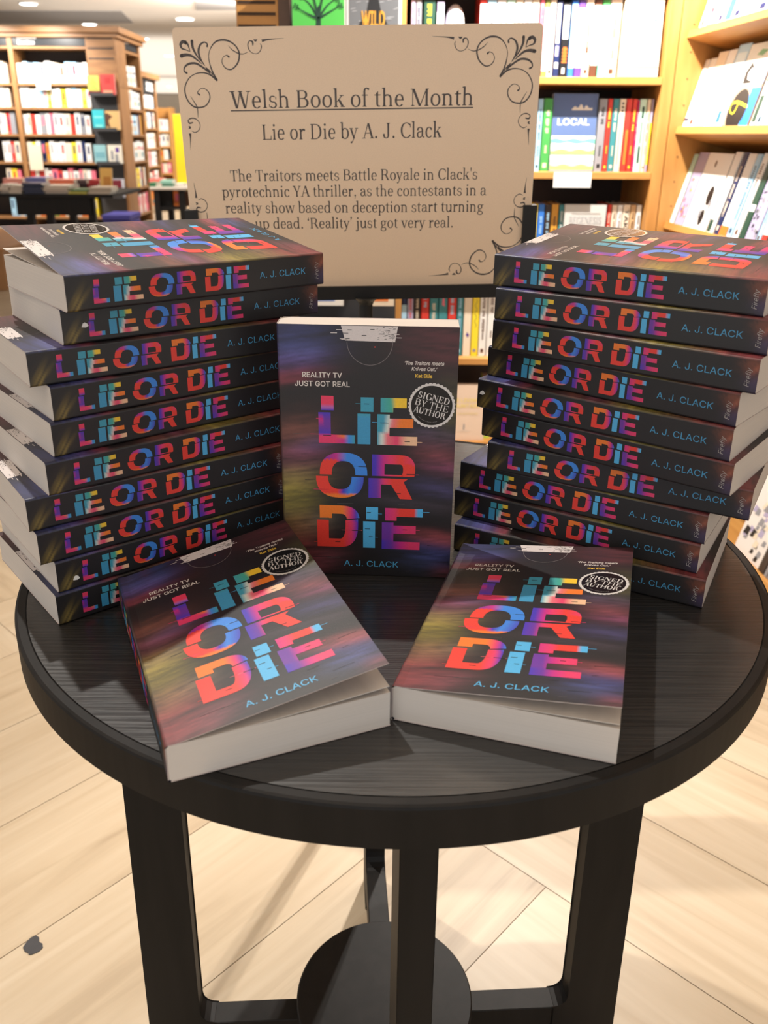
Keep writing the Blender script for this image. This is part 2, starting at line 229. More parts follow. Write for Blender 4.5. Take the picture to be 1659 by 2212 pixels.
ORNAMENT = """46.6,241.3,2.16 42.3,249.7,1.75 39.6,258.9,1.08 39.1,268,0.67 42.8,276.3,1.08 49.3,282,1.62 58,283.3,2.02 65.8,280.8,1.62 71.8,275.4,1.48 74.2,268.1,1.75 71.4,259.1,1.62 63.8,252.9,1.35 56.9,254.7,1.08 53.7,260.5,0.81 55.5,265.6,0.67 59.6,267.5,0.94 61.9,265.9,2.16
46.6,241.3,2.16 39.4,247.3,1.89 30.9,249.8,1.35 21.3,248.5,0.94 13.4,243.3,1.08 8.3,233.5,1.35 9.5,222.9,1.48 15.2,215,1.62 22.6,212.9,1.62 31,215,1.35 36.1,221.9,1.21 35.7,228.8,1.08 30.9,233.2,0.81 25.8,232.6,0.67 22.6,228.9,0.94 24.6,226.7,2.02
39.5,248.5,0.81 34.6,252.9,1.89 28.9,256.9,2.16 23.1,259.7,2.29 15.7,259.2,2.29 10.6,255.9,1.75 9.5,251.6,1.35 12.3,249.8,2.16
30.4,259,0.67 25.7,263.1,1.62 19.9,267.2,2.42 14,268.5,3.23 7.8,267.6,4.04
29.4,262,0.67 24.7,269.1,1.89 21.7,276,2.56 21.4,282.5,3.23
33.6,257.1,0.81 29.6,263.9,1.89 27.9,271.7,2.42 30.3,278.3,2.02 35,281.2,1.48 38.4,279.7,1.35 38.2,277,2.02
18.3,271.8,0.54 13.8,273.7,1.08 9.3,275.3,1.89 8.2,279.4,2.96 11.4,282.1,3.5 14.5,280,2.42
18.3,271.8,0.54 17.4,276,1.21 16.2,279.6,2.02 14,282,2.69
34.8,255.3,0.54 36.8,252.5,2.69 39.2,249.7,0.54
42.1,247.3,1.08 38.5,252.2,0.81 34.2,255.9,0.4
62.2,277.5,0.27 66.5,273,0.94 73.2,269.4,1.08 78.9,268.7,0.81 84.4,270.8,0.27
90.2,277.2,1.21 90.1,280.8,1.89 86.9,282,0.94 84.7,278.5,1.21 85.3,273.7,0.94 88.7,269.8,0.67 94,268.8,0.67 98.2,271.5,0.81 99.9,276.3,1.08 98.7,279,0.4
91.3,283.5,0.27 93.5,282.3,2.42 95.7,283.5,0.27
100.8,281.9,2.96 108.6,283.2,1.21 126,284.3,0.13
14,225.3,0.27 17.7,219,0.94 20.7,212.7,1.08 20.6,202.5,0.4
14.1,196.8,1.21 9.9,196.2,1.75 8.8,199.5,0.94 13.2,201.6,1.35 18.6,200.2,0.94 22.2,194.8,0.67 20.6,189,0.81 15.7,185.9,0.94 11.8,187.5,0.4
8.6,193.1,0.4 10.1,191.5,2.16 8.3,190.1,0.4
9.4,184.9,2.96 9.4,179.5,1.35 8.1,166.7,0.13"""
# ------------------------------------------------------------------ lettering
SANS = {}
for e in INTER.split(';'):
    head, body = e.split('|'); ch = head[0]; adv = int(head[1:])
    SANS[ch] = (adv, [[tuple(map(int, q.split())) for q in c.split(',')] for c in body.split('/')])
def sans(text, x0, x1, y, cap, shear=0.0, bold=0.0, spacing=0):
    """triangles (2-D) of TEXT from x0 to x1 on baseline y with capitals CAP high"""
    k = cap/509.0; pen = 0; tris = []
    for ch in text:
        if ch == ' ': pen += 200+spacing; continue
        adv, cs = SANS[ch]
        if bold:
            cs2 = []
            for c in cs:
                n = len(c); q = []
                for i in range(n):
                    a, b, d = c[i-1], c[i], c[(i+1) % n]
                    e1 = Vector((b[0]-a[0], b[1]-a[1])); e2 = Vector((d[0]-b[0], d[1]-b[1]))
                    if e1.length: e1.normalize()
                    if e2.length: e2.normalize()
                    nn = Vector((-(e1.y+e2.y), e1.x+e2.x))
                    if nn.length > 1e-6: nn.normalize()
                    q.append((b[0]+nn.x*bold*1.2, b[1]+nn.y*bold))
                cs2.append(q)
            cs = cs2
        area = lambda c: sum(c[i-1][0]*c[i][1]-c[i][0]*c[i-1][1] for i in range(len(c)))
        sg = area(max(cs, key=lambda c: abs(area(c))))
        def inside(p, c):
            r = False
            for i in range(len(c)):
                (ax, ay), (bx, by) = c[i-1], c[i]
                if (ay > p[1]) != (by > p[1]) and p[0] < (bx-ax)*(p[1]-ay)/(by-ay)+ax: r = not r
            return r
        for outer in [c for c in cs if area(c)*sg > 0]:
            pl = [[Vector((x, yy, 0)) for x, yy in c] for c in [outer]+[c for c in cs if area(c)*sg < 0 and inside(c[0], outer)]]
            flat = [v for c in pl for v in c]
            for t in tessellate_polygon(pl): tris.append([(pen+flat[i].x+shear*flat[i].y, flat[i].y) for i in t])
        pen += adv+spacing
    xs = [q[0] for t in tris for q in t]; a, b = min(xs), max(xs); kx = (x1-x0)/(b-a)
    out = []
    for t in tris:
        q = [(x0+(px-a)*kx, y+py*k) for px, py in t]
        if (q[1][0]-q[0][0])*(q[2][1]-q[0][1])-(q[1][1]-q[0][1])*(q[2][0]-q[0][0]) < 0: q.reverse()
        out.append(q)
    return out
# serif capitals and small letters as pen strokes (thick stems, thin hairlines, bracket serifs)
def serif_glyph(ch, wt=1.0):
    ST = 88*wt; CS = 98*wt; HL = 36; P = []
    def bar(x0, x1, y0, y1): P.append([(x0, y0), (x1, y0), (x1, y1), (x0, y1)])
    def dl(x0, y0, x1, y1, w):
        w *= wt if w > 60 else 1
        P.append([(x0, y0), (x0+w, y0), (x1+w, y1), (x1, y1)] if y0 < y1 else [(x1, y1), (x1+w, y1), (x0+w, y0), (x0, y0)])
    def arc(cx, cy, rx, ry, wx, wy, a0, a1):
        wx = wx*wt; n = max(3, int(abs(a1-a0)/15))
        def pt(t, rx, ry):
            c, s = math.cos(t), math.sin(t); e = 0.93
            return (cx+rx*math.copysign(abs(c)**e, c), cy+ry*math.copysign(abs(s)**e, s))
        for i in range(n):
            t0 = math.radians(a0+(a1-a0)*i/n); t1 = math.radians(a0+(a1-a0)*(i+1)/n)
            P.append([pt(t0, rx-wx, ry-wy), pt(t0, rx, ry), pt(t1, rx, ry), pt(t1, rx-wx, ry-wy)])
    def dot(cx, cy, r): P.append([(cx+r*math.cos(k*math.pi/5), cy+r*math.sin(k*math.pi/5)) for k in range(10)])
    def foot(x, w, y=0, e=50): bar(x-e, x+w+e, y, y+30); P.append([(x-18, y+30), (x+w+18, y+30), (x+w, y+58), (x, y+58)])
    def head(x, w, y=692, e=50): bar(x-e, x+w+e, y-30, y); P.append([(x, y-58), (x+w, y-58), (x+w+18, y-30), (x-18, y-30)])
    def flag(x, y): P.append([(x-62, y-38), (x+8, y-62), (x+8, y), (x-62, y-16)])
    def stem(x, y0, y1, w=None): bar(x, x+(w or ST), y0, y1)
    W = 0
    if ch == 'l': W = 300; stem(100, 0, 757); foot(100, ST); flag(100, 757)
    elif ch == 'i': W = 300; stem(100, 0, 481); foot(100, ST); flag(100, 481); dot(100+ST/2, 655, 58)
    elif ch == 'j': W = 295; stem(110, -80, 481); flag(110, 481); dot(110+ST/2, 655, 58); arc(60, -85, 50+ST, 125, 85, 40, -110, 0); dot(22, -165, 44)
    elif ch in 'hnm':
        W = {'h': 590, 'n': 595, 'm': 890}[ch]; top = 757 if ch == 'h' else 481
        stem(90, 0, top); flag(90, top); foot(90, ST)
        for k in range(2 if ch == 'm' else 1):
            o = 300*k; arc(275+o, 300, 160+ST/2, 190, ST, 58, 0, 132); bar(435+o-ST/2, 435+o+ST/2, 0, 305); foot(435+o-ST/2, ST)
    elif ch == 'u':
        W = 585; stem(85, 150, 481); flag(85, 481); arc(262, 165, 177, 178, ST, 58, 180, 345); stem(400, 0, 481); flag(400, 481); bar(400, 400+ST+55, 0, 30)
    elif ch == 'o': W = 540; arc(270, 238, 230, 252, 94, 40, 0, 360)
    elif ch == 'e': W = 490; arc(255, 238, 215, 252, 96, 42, 35, 318); arc(255, 238, 195, 252, 80, 42, 0, 40); bar(60, 450, 238, 272)
    elif ch == 'c': W = 460; arc(258, 238, 218, 252, 96, 42, 50, 320); dot(378, 392, 52)
    elif ch == 'a':
        W = 510; arc(225, 330, 190, 160, 90, 40, 0, 150); dot(100, 375, 48); bar(415-ST, 415, 60, 335); arc(205, 138, 165, 148, 86, 38, 60, 330)
        P.append([(230, 255), (330, 265), (330, 300), (215, 288)]); P.append([(415-ST, 70), (430, 0), (500, 8), (500, 40)]); P.append([(200, -8), (300, 20), (332, 90), (230, 34)])
    elif ch == 's':
        W = 440; arc(212, 357, 160, 133, 72, 40, 40, 272); arc(222, 125, 172, 137, 74, 40, -152, 92); bar(345, 378, 335, 440); bar(36, 68, 40, 150)
    elif ch == 'r': W = 415; stem(90, 0, 481); foot(90, ST); flag(90, 481); arc(300, 320, 150, 166, 80, 66, 75, 170); dot(338, 425, 56)
    elif ch == 't': W = 350; stem(110, 90, 560); P.append([(110, 481), (110+ST, 481), (110+ST, 610), (170, 610)]); bar(25, 318, 446, 481); arc(230, 110, 120, 120, ST, 46, 180, 310)
    elif ch == 'f': W = 330; stem(95, 0, 600); foot(95, ST); bar(20, 295, 446, 481); arc(240, 600, 145, 166, ST, 46, 55, 180); dot(322, 705, 46)
    elif ch == 'b': W = 565; stem(85, 20, 757); flag(85, 757); arc(290, 238, 232, 252, 94, 42, -155, 150)
    elif ch == 'd': W = 580; stem(395, 0, 757); flag(395, 757); bar(395, 395+ST+60, 0, 30); arc(270, 238, 230, 252, 94, 42, 30, 335)
    elif ch == 'p': W = 575; stem(90, -216, 481); foot(90, ST, -216); flag(90, 481); arc(300, 238, 234, 252, 94, 42, -155, 150)
    elif ch == 'g':
        W = 515; arc(235, 322, 180, 166, 84, 38, 0, 360); arc(250, -80, 220, 135, 70, 40, 0, 360); P.append([(120, 175), (190, 165), (170, 60), (85, 60)]); P.append([(85, 62), (160, 88), (330, 45), (330, -5)]); P.append([(350, 440), (385, 400), (500, 430), (500, 475)])
    elif ch == 'y': W = 500; dl(20, 481, 210, 0, 96); dl(395, 481, 125, -175, 46); bar(-15, 195, 451, 481); bar(315, 500, 451, 481); dot(92, -168, 50)
    elif ch == 'v': W = 500; dl(20, 481, 205, 0, 96); dl(395, 481, 225, 0, 46); bar(-15, 195, 451, 481); bar(315, 500, 451, 481)
    elif ch == 'w': W = 745; dl(20, 481, 180, 0, 92); dl(350, 481, 215, 0, 44); dl(320, 481, 475, 0, 92); dl(650, 481, 510, 0, 44); bar(-15, 190, 451, 481); bar(270, 440, 451, 481); bar(570, 750, 451, 481)
    elif ch == 'k': W = 545; stem(90, 0, 757); foot(90, ST); flag(90, 757); dl(400, 470, 165, 215, 52); dl(230, 290, 400, 10, 112); bar(310, 510, 451, 481); bar(350, 555, 0, 30)
    elif ch == '.': W = 270; dot(135, 52, 62)
    elif ch == ',': W = 270; dot(135, 52, 60); P.append([(150, -20), (195, 40), (130, -140), (95, -130)][::-1])
    elif ch == "'": W = 210; P.append([(88, 520), (122, 520), (145, 757), (65, 757)])
    elif ch == '\u2018': W = 225; dot(118, 560, 56); P.append([(65, 570), (110, 520), (165, 700), (135, 722)])
    elif ch == '\u2019': W = 225; dot(108, 690, 56); P.append([(62, 540), (95, 525), (163, 690), (110, 740)])
    elif ch == 'L': W = 605; stem(110, 0, 692, CS); head(110, CS); bar(60, 560, 0, 36); P.append([(528, 0), (572, 0), (572, 190), (545, 190)])
    elif ch == 'D': W = 755; stem(105, 0, 692, CS); bar(55, 340, 656, 692); bar(55, 340, 0, 36); arc(330, 346, 365, 346, 104, 36, -90, 90)
    elif ch == 'B': W = 660; stem(105, 0, 692, CS); bar(55, 340, 656, 692); bar(55, 350, 0, 36); bar(180, 350, 346, 382); arc(330, 520, 225, 172, 98, 36, -90, 90); arc(345, 191, 262, 191, 104, 36, -90, 90)
    elif ch == 'R': W = 705; stem(105, 0, 692, CS); foot(105, CS); bar(55, 340, 656, 692); bar(180, 350, 320, 356); arc(330, 506, 240, 186, 100, 36, -90, 90); dl(350, 340, 545, 10, 118); bar(545, 705, 0, 32)
    elif ch == 'T': W = 620; stem(310-CS/2, 0, 692, CS); foot(310-CS/2, CS); bar(35, 585, 656, 692); bar(30, 66, 500, 692); bar(554, 590, 500, 692)
    elif ch == 'E': W = 655; stem(105, 0, 692, CS); bar(55, 570, 656, 692); bar(55, 590, 0, 36); bar(180, 430, 335, 371); bar(538, 574, 520, 692); bar(556, 596, 0, 180); bar(402, 436, 255, 450)
    elif ch == 'H': W = 815; stem(115, 0, 692, CS); foot(115, CS); head(115, CS); stem(600, 0, 692, CS); foot(600, CS); head(600, CS); bar(190, 620, 332, 370)
    elif ch == 'I': W = 390; stem(195-CS/2, 0, 692, CS); foot(195-CS/2, CS); head(195-CS/2, CS)
    elif ch == 'N': W = 770; dl(110, 692, 590, 0, 108); bar(110, 148, 0, 692); bar(622, 660, 0, 692); foot(110, 38, 0, 60); head(622, 38, 692, 60); bar(40, 200, 662, 692)
    elif ch == 'S': W = 565; arc(285, 515, 210, 190, 96, 40, 25, 272); arc(295, 180, 225, 190, 98, 40, -155, 92); bar(455, 490, 480, 640); bar(55, 92, 55, 220)
    elif ch == 'G': W = 730; arc(380, 346, 340, 360, 108, 40, 45, 330); bar(580, 600+CS*0.9, 40, 300); bar(520, 740, 290, 322); bar(600, 636, 480, 640)
    elif ch == 'C': W = 650; arc(375, 346, 335, 360, 108, 40, 42, 325); bar(590, 626, 470, 640)
    elif ch == 'O': W = 750; arc(375, 346, 340, 360, 108, 40, 0, 360)
    elif ch == 'U': W = 760; stem(110, 220, 692, CS); head(110, CS); bar(610, 648, 220, 692); head(610, 38, 692, 60); arc(379, 230, 269, 245, CS*0.9, 44, 180, 360)
    elif ch == 'A': W = 675; dl(330, 692, 560, 0, 112) if False else dl(300, 692, 530, 0, 112); dl(320, 692, 75, 0, 46); bar(170, 500, 225, 262); bar(-5, 190, 0, 32); bar(465, 705, 0, 32)
    elif ch == 'J': W = 520; stem(290, 120, 692, CS); head(290, CS); arc(215, 130, 173+CS*0.0, 145, CS*0.9, 44, 190, 360); dot(82, 150, 58)
    elif ch == 'M': W = 930; bar(120, 158, 0, 692); dl(110, 692, 415, 0, 112); dl(760, 692, 455, 0, 44); stem(735, 0, 692, CS); foot(120, 38, 0, 62); foot(735, CS); bar(45, 200, 660, 692); bar(735, 880, 660, 692)
    elif ch == 'W': W = 980; dl(60, 692, 250, 0, 108); dl(465, 692, 300, 0, 44); dl(430, 692, 625, 0, 108); dl(850, 692, 680, 0, 44); bar(0, 240, 660, 692); bar(390, 600, 660, 692); bar(760, 975, 660, 692)
    elif ch == 'Y': W = 620; stem(310-CS/2, 0, 320, CS); foot(310-CS/2, CS); dl(40, 692, 262, 290, 104); dl(520, 692, 325, 290, 46); bar(-5, 215, 660, 692); bar(425, 625, 660, 692)
    return W, P
def serif(text, x0, x1, y, em, wt=1.0):
    pen = 0; P = []
    for ch in text:
        if ch == ' ': pen += 245; continue
        W, q = serif_glyph(ch, wt)
        P += [[(pen+a, b) for a, b in g] for g in q]; pen += W
    xs = [a for g in P for a, b in g]; lo, hi = min(xs), max(xs); kx = (x1-x0)/(hi-lo); k = em/1000
    out = []
    for g in P:
        q = [(x0+(a-lo)*kx, y+b*k) for a, b in g]
        ar = sum(q[i-1][0]*q[i][1]-q[i][0]*q[i-1][1] for i in range(len(q)))
        out.append(q if ar > 0 else q[::-1])
    return out
def stroke2d(pts, closed=False, sub=6):
    """smooth variable-width pen line through (x, y, width) points -> quads"""
    n = len(pts); S = []
    for i in range(n-1):
        p0 = pts[max(0, i-1)]; p1 = pts[i]; p2 = pts[i+1]; p3 = pts[min(n-1, i+2)]
        for k in range(sub):
            t = k/sub
            S.append(tuple(0.5*((2*p1[j])+(-p0[j]+p2[j])*t+(2*p0[j]-5*p1[j]+4*p2[j]-p3[j])*t*t+(-p0[j]+3*p1[j]-3*p2[j]+p3[j])*t**3) for j in range(3)))
    S.append(pts[-1]); L = []
    for i, (x, y, w) in enumerate(S):
        a = S[max(0, i-1)]; b = S[min(len(S)-1, i+1)]
        dx, dy = b[0]-a[0], b[1]-a[1]; l = math.hypot(dx, dy) or 1
        L.append(((x-dy/l*w/2, y+dx/l*w/2), (x+dy/l*w/2, y-dx/l*w/2)))
    out = [[L[i][1], L[i+1][1], L[i+1][0], L[i][0]] for i in range(len(L)-1)]
    x, y, w = pts[-1]; out.append([(x+w/2*math.cos(k*math.pi/4), y+w/2*math.sin(k*math.pi/4)) for k in range(8)])
    return out
def clip(poly, axis, lo, hi):
    for sgn, lim in ((1, lo), (-1, hi)):
        out = []; n = len(poly)
        for i in range(n):
            a, b = poly[i-1], poly[i]; da, db = sgn*(a[axis]-lim), sgn*(b[axis]-lim)
            if (da >= 0) != (db >= 0):
                t = da/(da-db); out.append((a[0]+(b[0]-a[0])*t, a[1]+(b[1]-a[1])*t))
            if db >= 0: out.append(b)
        poly = out
        if len(poly) < 3: return []
    return poly
def dice(poly, sx, sy):
    xs = [q[0] for q in poly]; ys = [q[1] for q in poly]; out = []
    for i in range(math.floor(min(xs)/sx), math.floor(max(xs)/sx)+1):
        a = clip(poly, 0, i*sx, (i+1)*sx)
        if len(a) < 3: continue
        for j in range(math.floor(min(ys)/sy), math.floor(max(ys)/sy)+1):
            b = clip(a, 1, j*sy, (j+1)*sy)
            if len(b) >= 3: out.append(b)
    return out
def sector(cx, cy, rox, roy, rix, riy, a0, a1, n=14, e=0.80):
    pt = lambda t, rx, ry: (cx+rx*math.copysign(abs(math.cos(t))**e, math.cos(t)), cy+ry*math.copysign(abs(math.sin(t))**e, math.sin(t)))
    A = [math.radians(a0+(a1-a0)*i/n) for i in range(n+1)]
    return [[pt(A[i], rix, riy), pt(A[i], rox, roy), pt(A[i+1], rox, roy), pt(A[i+1], rix, riy)] for i in range(n)]
rect = lambda x0, x1, y0, y1: [(x0, y0), (x1, y0), (x1, y1), (x0, y1)]

# ------------------------------------------------------------------ the paperback and its printed jacket (millimetres, u from spine, v from foot)
C_ = {'red': lin(242, 62, 48), 'orange': lin(248, 128, 40), 'pink': lin(236, 58, 112), 'mag': lin(205, 40, 140), 'purple': lin(112, 50, 165),
      'violet': lin(72, 50, 190), 'blue': lin(60, 140, 235), 'sky': lin(84, 185, 240), 'teal': lin(62, 160, 188), 'green': lin(70, 175, 150), 'yellow': lin(250, 205, 50),
      'peach': lin(250, 200, 160), 'white': lin(225, 235, 225), 'rose': lin(240, 120, 130)}
def colL(x, y):
    if y > 0.72: return mixc(C_['pink'], C_['blue'], (0.78-y)/0.03) if y < 0.79 else mixc(C_['pink'], C_['red'], 0.3)
    if y > 0.2: return grad([(0.2, C_['violet']), (0.35, C_['purple']), (0.5, C_['mag'] if x < 0.12 else C_['purple']), (0.64, C_['violet'])], y)
    return grad([(0.0, C_['pink']), (0.45, C_['pink']), (0.7, C_['orange'] if y > 0.1 else C_['mag']), (0.82, C_['blue']), (1, C_['teal'])], x)
def coli(x, y): return mixc(C_['teal'], C_['blue'], 0.25 if y < 0.6 else 0.0)
def colE(x, y):
    if y > 0.65: return grad([(0, C_['teal']), (0.36, C_['green']), (0.46, C_['yellow']), (0.75, C_['yellow'])], x+0.12*(y-0.8))
    if y > 0.24: return grad([(0, C_['teal']), (0.18, C_['teal']), (0.30, C_['white']), (0.40, C_['rose']), (0.6, C_['orange']), (1, C_['orange'])], x+0.2*(0.6-y)) if y > 0.35 or x < 0.35 else C_['rose']
    return grad([(0, C_['teal']), (0.12, C_['white']), (0.24, C_['rose']), (0.5, C_['pink']), (0.75, C_['peach']), (1, C_['peach'])], x)
def colO(x, y):
    if y > 0.5:
        if y > 0.86 and x < 0.6: return grad([(0.15, C_['purple']), (0.4, C_['mag']), (0.6, C_['blue'])], x)
        return grad([(0.0, C_['red']), (0.42, C_['red']), (0.5, C_['violet']), (0.6, C_['blue']), (1, C_['blue'])], x)
    if y < 0.09: return C_['orange']
    return grad([(0.0, C_['red']), (0.45, C_['red']), (0.55, C_['violet']), (0.68, C_['blue']), (0.95, C_['violet'])], x+0.25*(0.25-y))
def colR(x, y):
    if y > 0.48: return grad([(0, C_['violet']), (0.16, C_['violet']), (0.32, C_['mag']), (0.45, C_['pink']), (0.7, C_['red']), (1, C_['red'] if y < 0.8 else C_['pink'])], x)
    return grad([(0, C_['violet']), (0.2, C_['purple']), (0.34, C_['pink']), (0.5, C_['red']), (1, C_['red'])], x)
def colD(x, y):
    if y > 0.66: return grad([(0, C_['orange']), (0.6, C_['orange']), (0.78, C_['pink']), (0.92, C_['violet']), (1, C_['blue'])], x)
    return grad([(0, C_['red']), (0.62, C_['red']), (0.82, C_['pink']), (0.96, C_['violet'])], x)
def colj(x, y): return C_['sky']
def colF(x, y):
    if y > 0.68: return grad([(0, C_['mag']), (0.3, C_['pink']), (0.45, C_['red']), (0.80, C_['red']), (0.86, C_['sky']), (1, C_['sky'])], x)
    if y > 0.24: return grad([(0, C_['purple']), (0.2, C_['purple']), (0.38, C_['mag']), (0.6, C_['pink']), (0.84, C_['pink']), (0.92, C_['sky'])], x)
    return grad([(0, C_['violet']), (0.25, C_['purple']), (0.45, C_['mag']), (0.7, C_['pink'])], x)
LET = [
 ('L', (28.7, 55.3, 109.6, 146.0), colL, [rect(30.8, 40, 135, 146), rect(28.7, 37.7, 109.6, 133.4), rect(37.7, 55.3, 109.6, 116.3)]),
 ('i', (57.4, 69, 109.4, 145.5), coli, [rect(59.8, 69, 134.6, 145.5), rect(57.4, 66.9, 109.4, 133.1)]),
 ('E', (71.9, 101.3, 109.3, 145.5), colE, [rect(74.2, 83.4, 134.6, 145.5), rect(83.4, 93.1, 138.2, 145.5), rect(71.9, 80.9, 109.3, 133.0), rect(80.9, 98.2, 122.9, 129.9), rect(80.9, 101.3, 109.3, 116.3)]),
 ('O', (26, 64.7, 65.7, 102.3), colO, sector(46.8, 84.4, 17.9, 17.9, 8.9, 11.1, 0, 180, 20) + sector(44, 83.1, 18, 17.4, 8.9, 10.4, 180, 360, 20)),
 ('R', (65.6, 100.4, 66.1, 101.6), colR, [rect(68.2, 77.5, 84.4, 101.6), rect(77.5, 89, 94.1, 101.6)] + [q for q in (clip(g, 1, 84.4, 102) for g in sector(89, 89.6, 11.4, 12.0, 2.4, 4.5, -70, 90, 14)) if len(q) > 2] + [rect(77.5, 91, 84.4, 85.7)] + [rect(65.6, 75, 66.5, 82.5), [(75, 77.6), (82.6, 77.6), (95.2, 82.6), (75, 82.6)], [(82.6, 77.6), (89.3, 66.1), (98.6, 66.0), (92.0, 79.9), (95.2, 82.6)]]),
 ('D', (26.1, 58.9, 23.9, 59.1), colD, [rect(28.3, 37.7, 48.4, 59.1), rect(37.7, 44.5, 52.2, 59.1)] + sector(44.5, 46.6, 14.4, 12.5, 4.6, 5.6, 8, 90, 8) + [rect(26.1, 35.1, 23.9, 46.7), rect(35.1, 43.5, 23.9, 31)] + sector(43.5, 44.6, 14.3, 20.7, 4.6, 13.6, -90, 6, 12)),
 ('j', (61.6, 73, 24, 58.6), colj, [rect(63.9, 73, 48.2, 58.6), rect(61.6, 70.8, 24, 46.5)]),
 ('F', (76, 107, 23.5, 58.3), colF, [rect(78.3, 87.2, 47.8, 58.3), rect(87.2, 107, 51.3, 58.2), rect(76, 84.9, 23.5, 46.2), rect(84.9, 102, 36.9, 43.7), rect(84.9, 105.2, 23.5, 30.1)])]
SPINE = {'L': (17.8, 28.5), 'i': (31.6, 38.0), 'E': (38.2, 51.8), 'O': (56, 74.8), 'R': (76, 91), 'D': (98.0, 113.2), 'j': (114.2, 119.0), 'F': (119.9, 133.4)}
PAPER = lin(226, 214, 210)
def front_marks():
    out = []                                                    # (polygon, colour or function)
    cam_w = lin(225, 215, 212); dark = (0.012, 0.01, 0.012)
    for p in dice([(45.8, 197.6), (48.7, 187.0), (84.0, 186.5), (85.9, 197.6)], 6, 4): out.append((p, cam_w))
    for q in (rect(42.5, 46.5, 194.3, 194.8), rect(38.5, 43, 192.0, 192.5), rect(45, 49, 188.0, 188.4), rect(84, 88.5, 189.4, 189.9), rect(84.5, 87, 191.8, 192.2), rect(46, 50, 187.6, 188.0)): out.append((q, cam_w))
    for q in (rect(50.5, 53.5, 194.3, 194.8), rect(47, 51, 192.0, 192.4), rect(66.5, 69.5, 195, 195.4), rect(60.5, 63.8, 190.6, 191.1), rect(72.5, 76.5, 191.9, 192.4), rect(49, 52, 188.1, 188.5), rect(80, 83.6, 189.2, 189.6)): out.append((q, dark, 1))
    r2 = random.Random(3)
    for k in range(46):
        x = 70+13*r2.random()**0.6; y = 187.6+9.2*r2.random(); l = 0.5+1.6*r2.random(); out.append(([(x, y), (x+l, y+0.25), (x+l, y+0.5), (x, y+0.22)], (0.06, 0.05, 0.05), 1))
    for a in range(180, 360, 8):
        t0, t1 = math.radians(a), math.radians(a+8); rr = (16.0, 16.4)
        out.append(([(66.2+r*math.cos(t), 186.3+r*1.04*math.sin(t)) for r, t in ((rr[0], t0), (rr[1], t0), (rr[1], t1), (rr[0], t1))], lin(120, 112, 112)))
    out.append(([(69.8+0.5*math.cos(k*1.05), 182.7+0.5*math.sin(k*1.05)) for k in range(6)], lin(225, 70, 60)))
    tw = lin(232, 222, 214)
    for t in sans('REALITY TV', 17.6, 46.2, 159.6, 3.75, 0, 12): out.append((t, tw))
    for t in sans('JUST GOT REAL', 12.0, 51.9, 153.0, 3.8, 0, 12): out.append((t, tw))
    for t in sans('\u2018The Traitors meets', 91, 119, 170.5, 2.5, 0.2, 14): out.append((t, tw))
    for t in sans('Knives Out.\u2019', 96, 114.3, 166.3, 2.5, 0.2, 14): out.append((t, tw))
    for t in sans('Kat Ellis', 98.8, 110.9, 161.2, 2.5, 0, 22): out.append((t, lin(245, 200, 70)))
    for t in sans('A. J. CLACK', 46.7, 89.1, 7.6, 4.9, 0, 4): out.append((t, lin(84, 180, 232)))
    for nm, (x0, x1, y0, y1), fn, polys in LET:
        for p in polys:
            for d in dice(p, 1.5, 2.5): out.append((d, (lambda q, fn=fn, x0=x0, x1=x1, y0=y0, y1=y1: fn((q[0]-x0)/(x1-x0), (q[1]-y0)/(y1-y0)))))
    for x0, x1, y, c in ((22.5, 29, 116.2, 'pink'), (27, 32, 128.5, 'pink'), (56, 60.5, 140.5, 'teal'), (68, 79, 126.5, 'sky'), (101, 105, 112, 'peach'), (24, 35, 72.0, 'pink'), (54, 60, 91.6, 'sky'), (99, 103.5, 86, 'pink'), (23.5, 28, 27.6, 'red'), (45, 61, 38.4, 'rose'), (72, 76, 53, 'sky'), (105, 112, 55.6, 'sky'), (100, 105, 40, 'pink'), (70, 73, 33, 'sky')):
        out.append((rect(x0, x1, y, y+0.35), C_[c]))
    for x0, x1, y in ((62, 66, 140.4), (32, 38, 115.4), (92, 96, 112.1), (58, 65, 91.3), (94, 101, 86.2), (64.5, 67.5, 54), (63, 67, 40), (66, 69, 33.2), (92, 95.5, 40.2), (40, 44, 28), (86, 90, 70.5), (74, 80, 126.2), (53, 60, 38.2)):
        out.append((rect(x0, x1, y, y+0.5), dark, 1))
    for k in range(34):
        x = 8+112*r2.random(); y = 4+150*r2.random(); l = 4+11*r2.random(); lt = r2.random() < 0.3
        if 25 < x < 105 and not (y < 20 or 60 < y < 65 or 103 < y < 108): continue
        out.append(([(x, y), (x+l, y+0.6), (x+l, y+0.85), (x, y+0.35)], (0.09, 0.08, 0.08) if lt else (0.008, 0.007, 0.009)))
    return out
def spine_marks():
    out = []
    for nm, (x0, x1, y0, y1), fn, polys in LET:
        a, b = SPINE[nm]
        tr = lambda q: (a+(q[0]-x0)/(x1-x0)*(b-a), 4.1+(q[1]-y0)/(y1-y0)*15.5)
        for p in polys:
            for d in dice(p, 3.0, 5.0):
                dd = [tr(q) for q in d]; cols = [mixc(fn((q[0]-x0)/(x1-x0), (q[1]-y0)/(y1-y0)), (0.02, 0.02, 0.03), 0.12) for q in d]
                out.append((dd, cols))
    for t in sans('A. J. CLACK', 142.0, 181.6, 9.3, 4.6): out.append((t, lin(70, 150, 195)))
    for t in sans('Firefly', 0, 12.6, 0, 3.3, 0.25, -10): out.append(([(193.4-q[1], 4.6+q[0]) for q in t], lin(190, 185, 180)))
    for t0 in (30, 86): pass
    return out
_n1 = rng.random((40, 420)); _n2 = rng.random((26, 120))
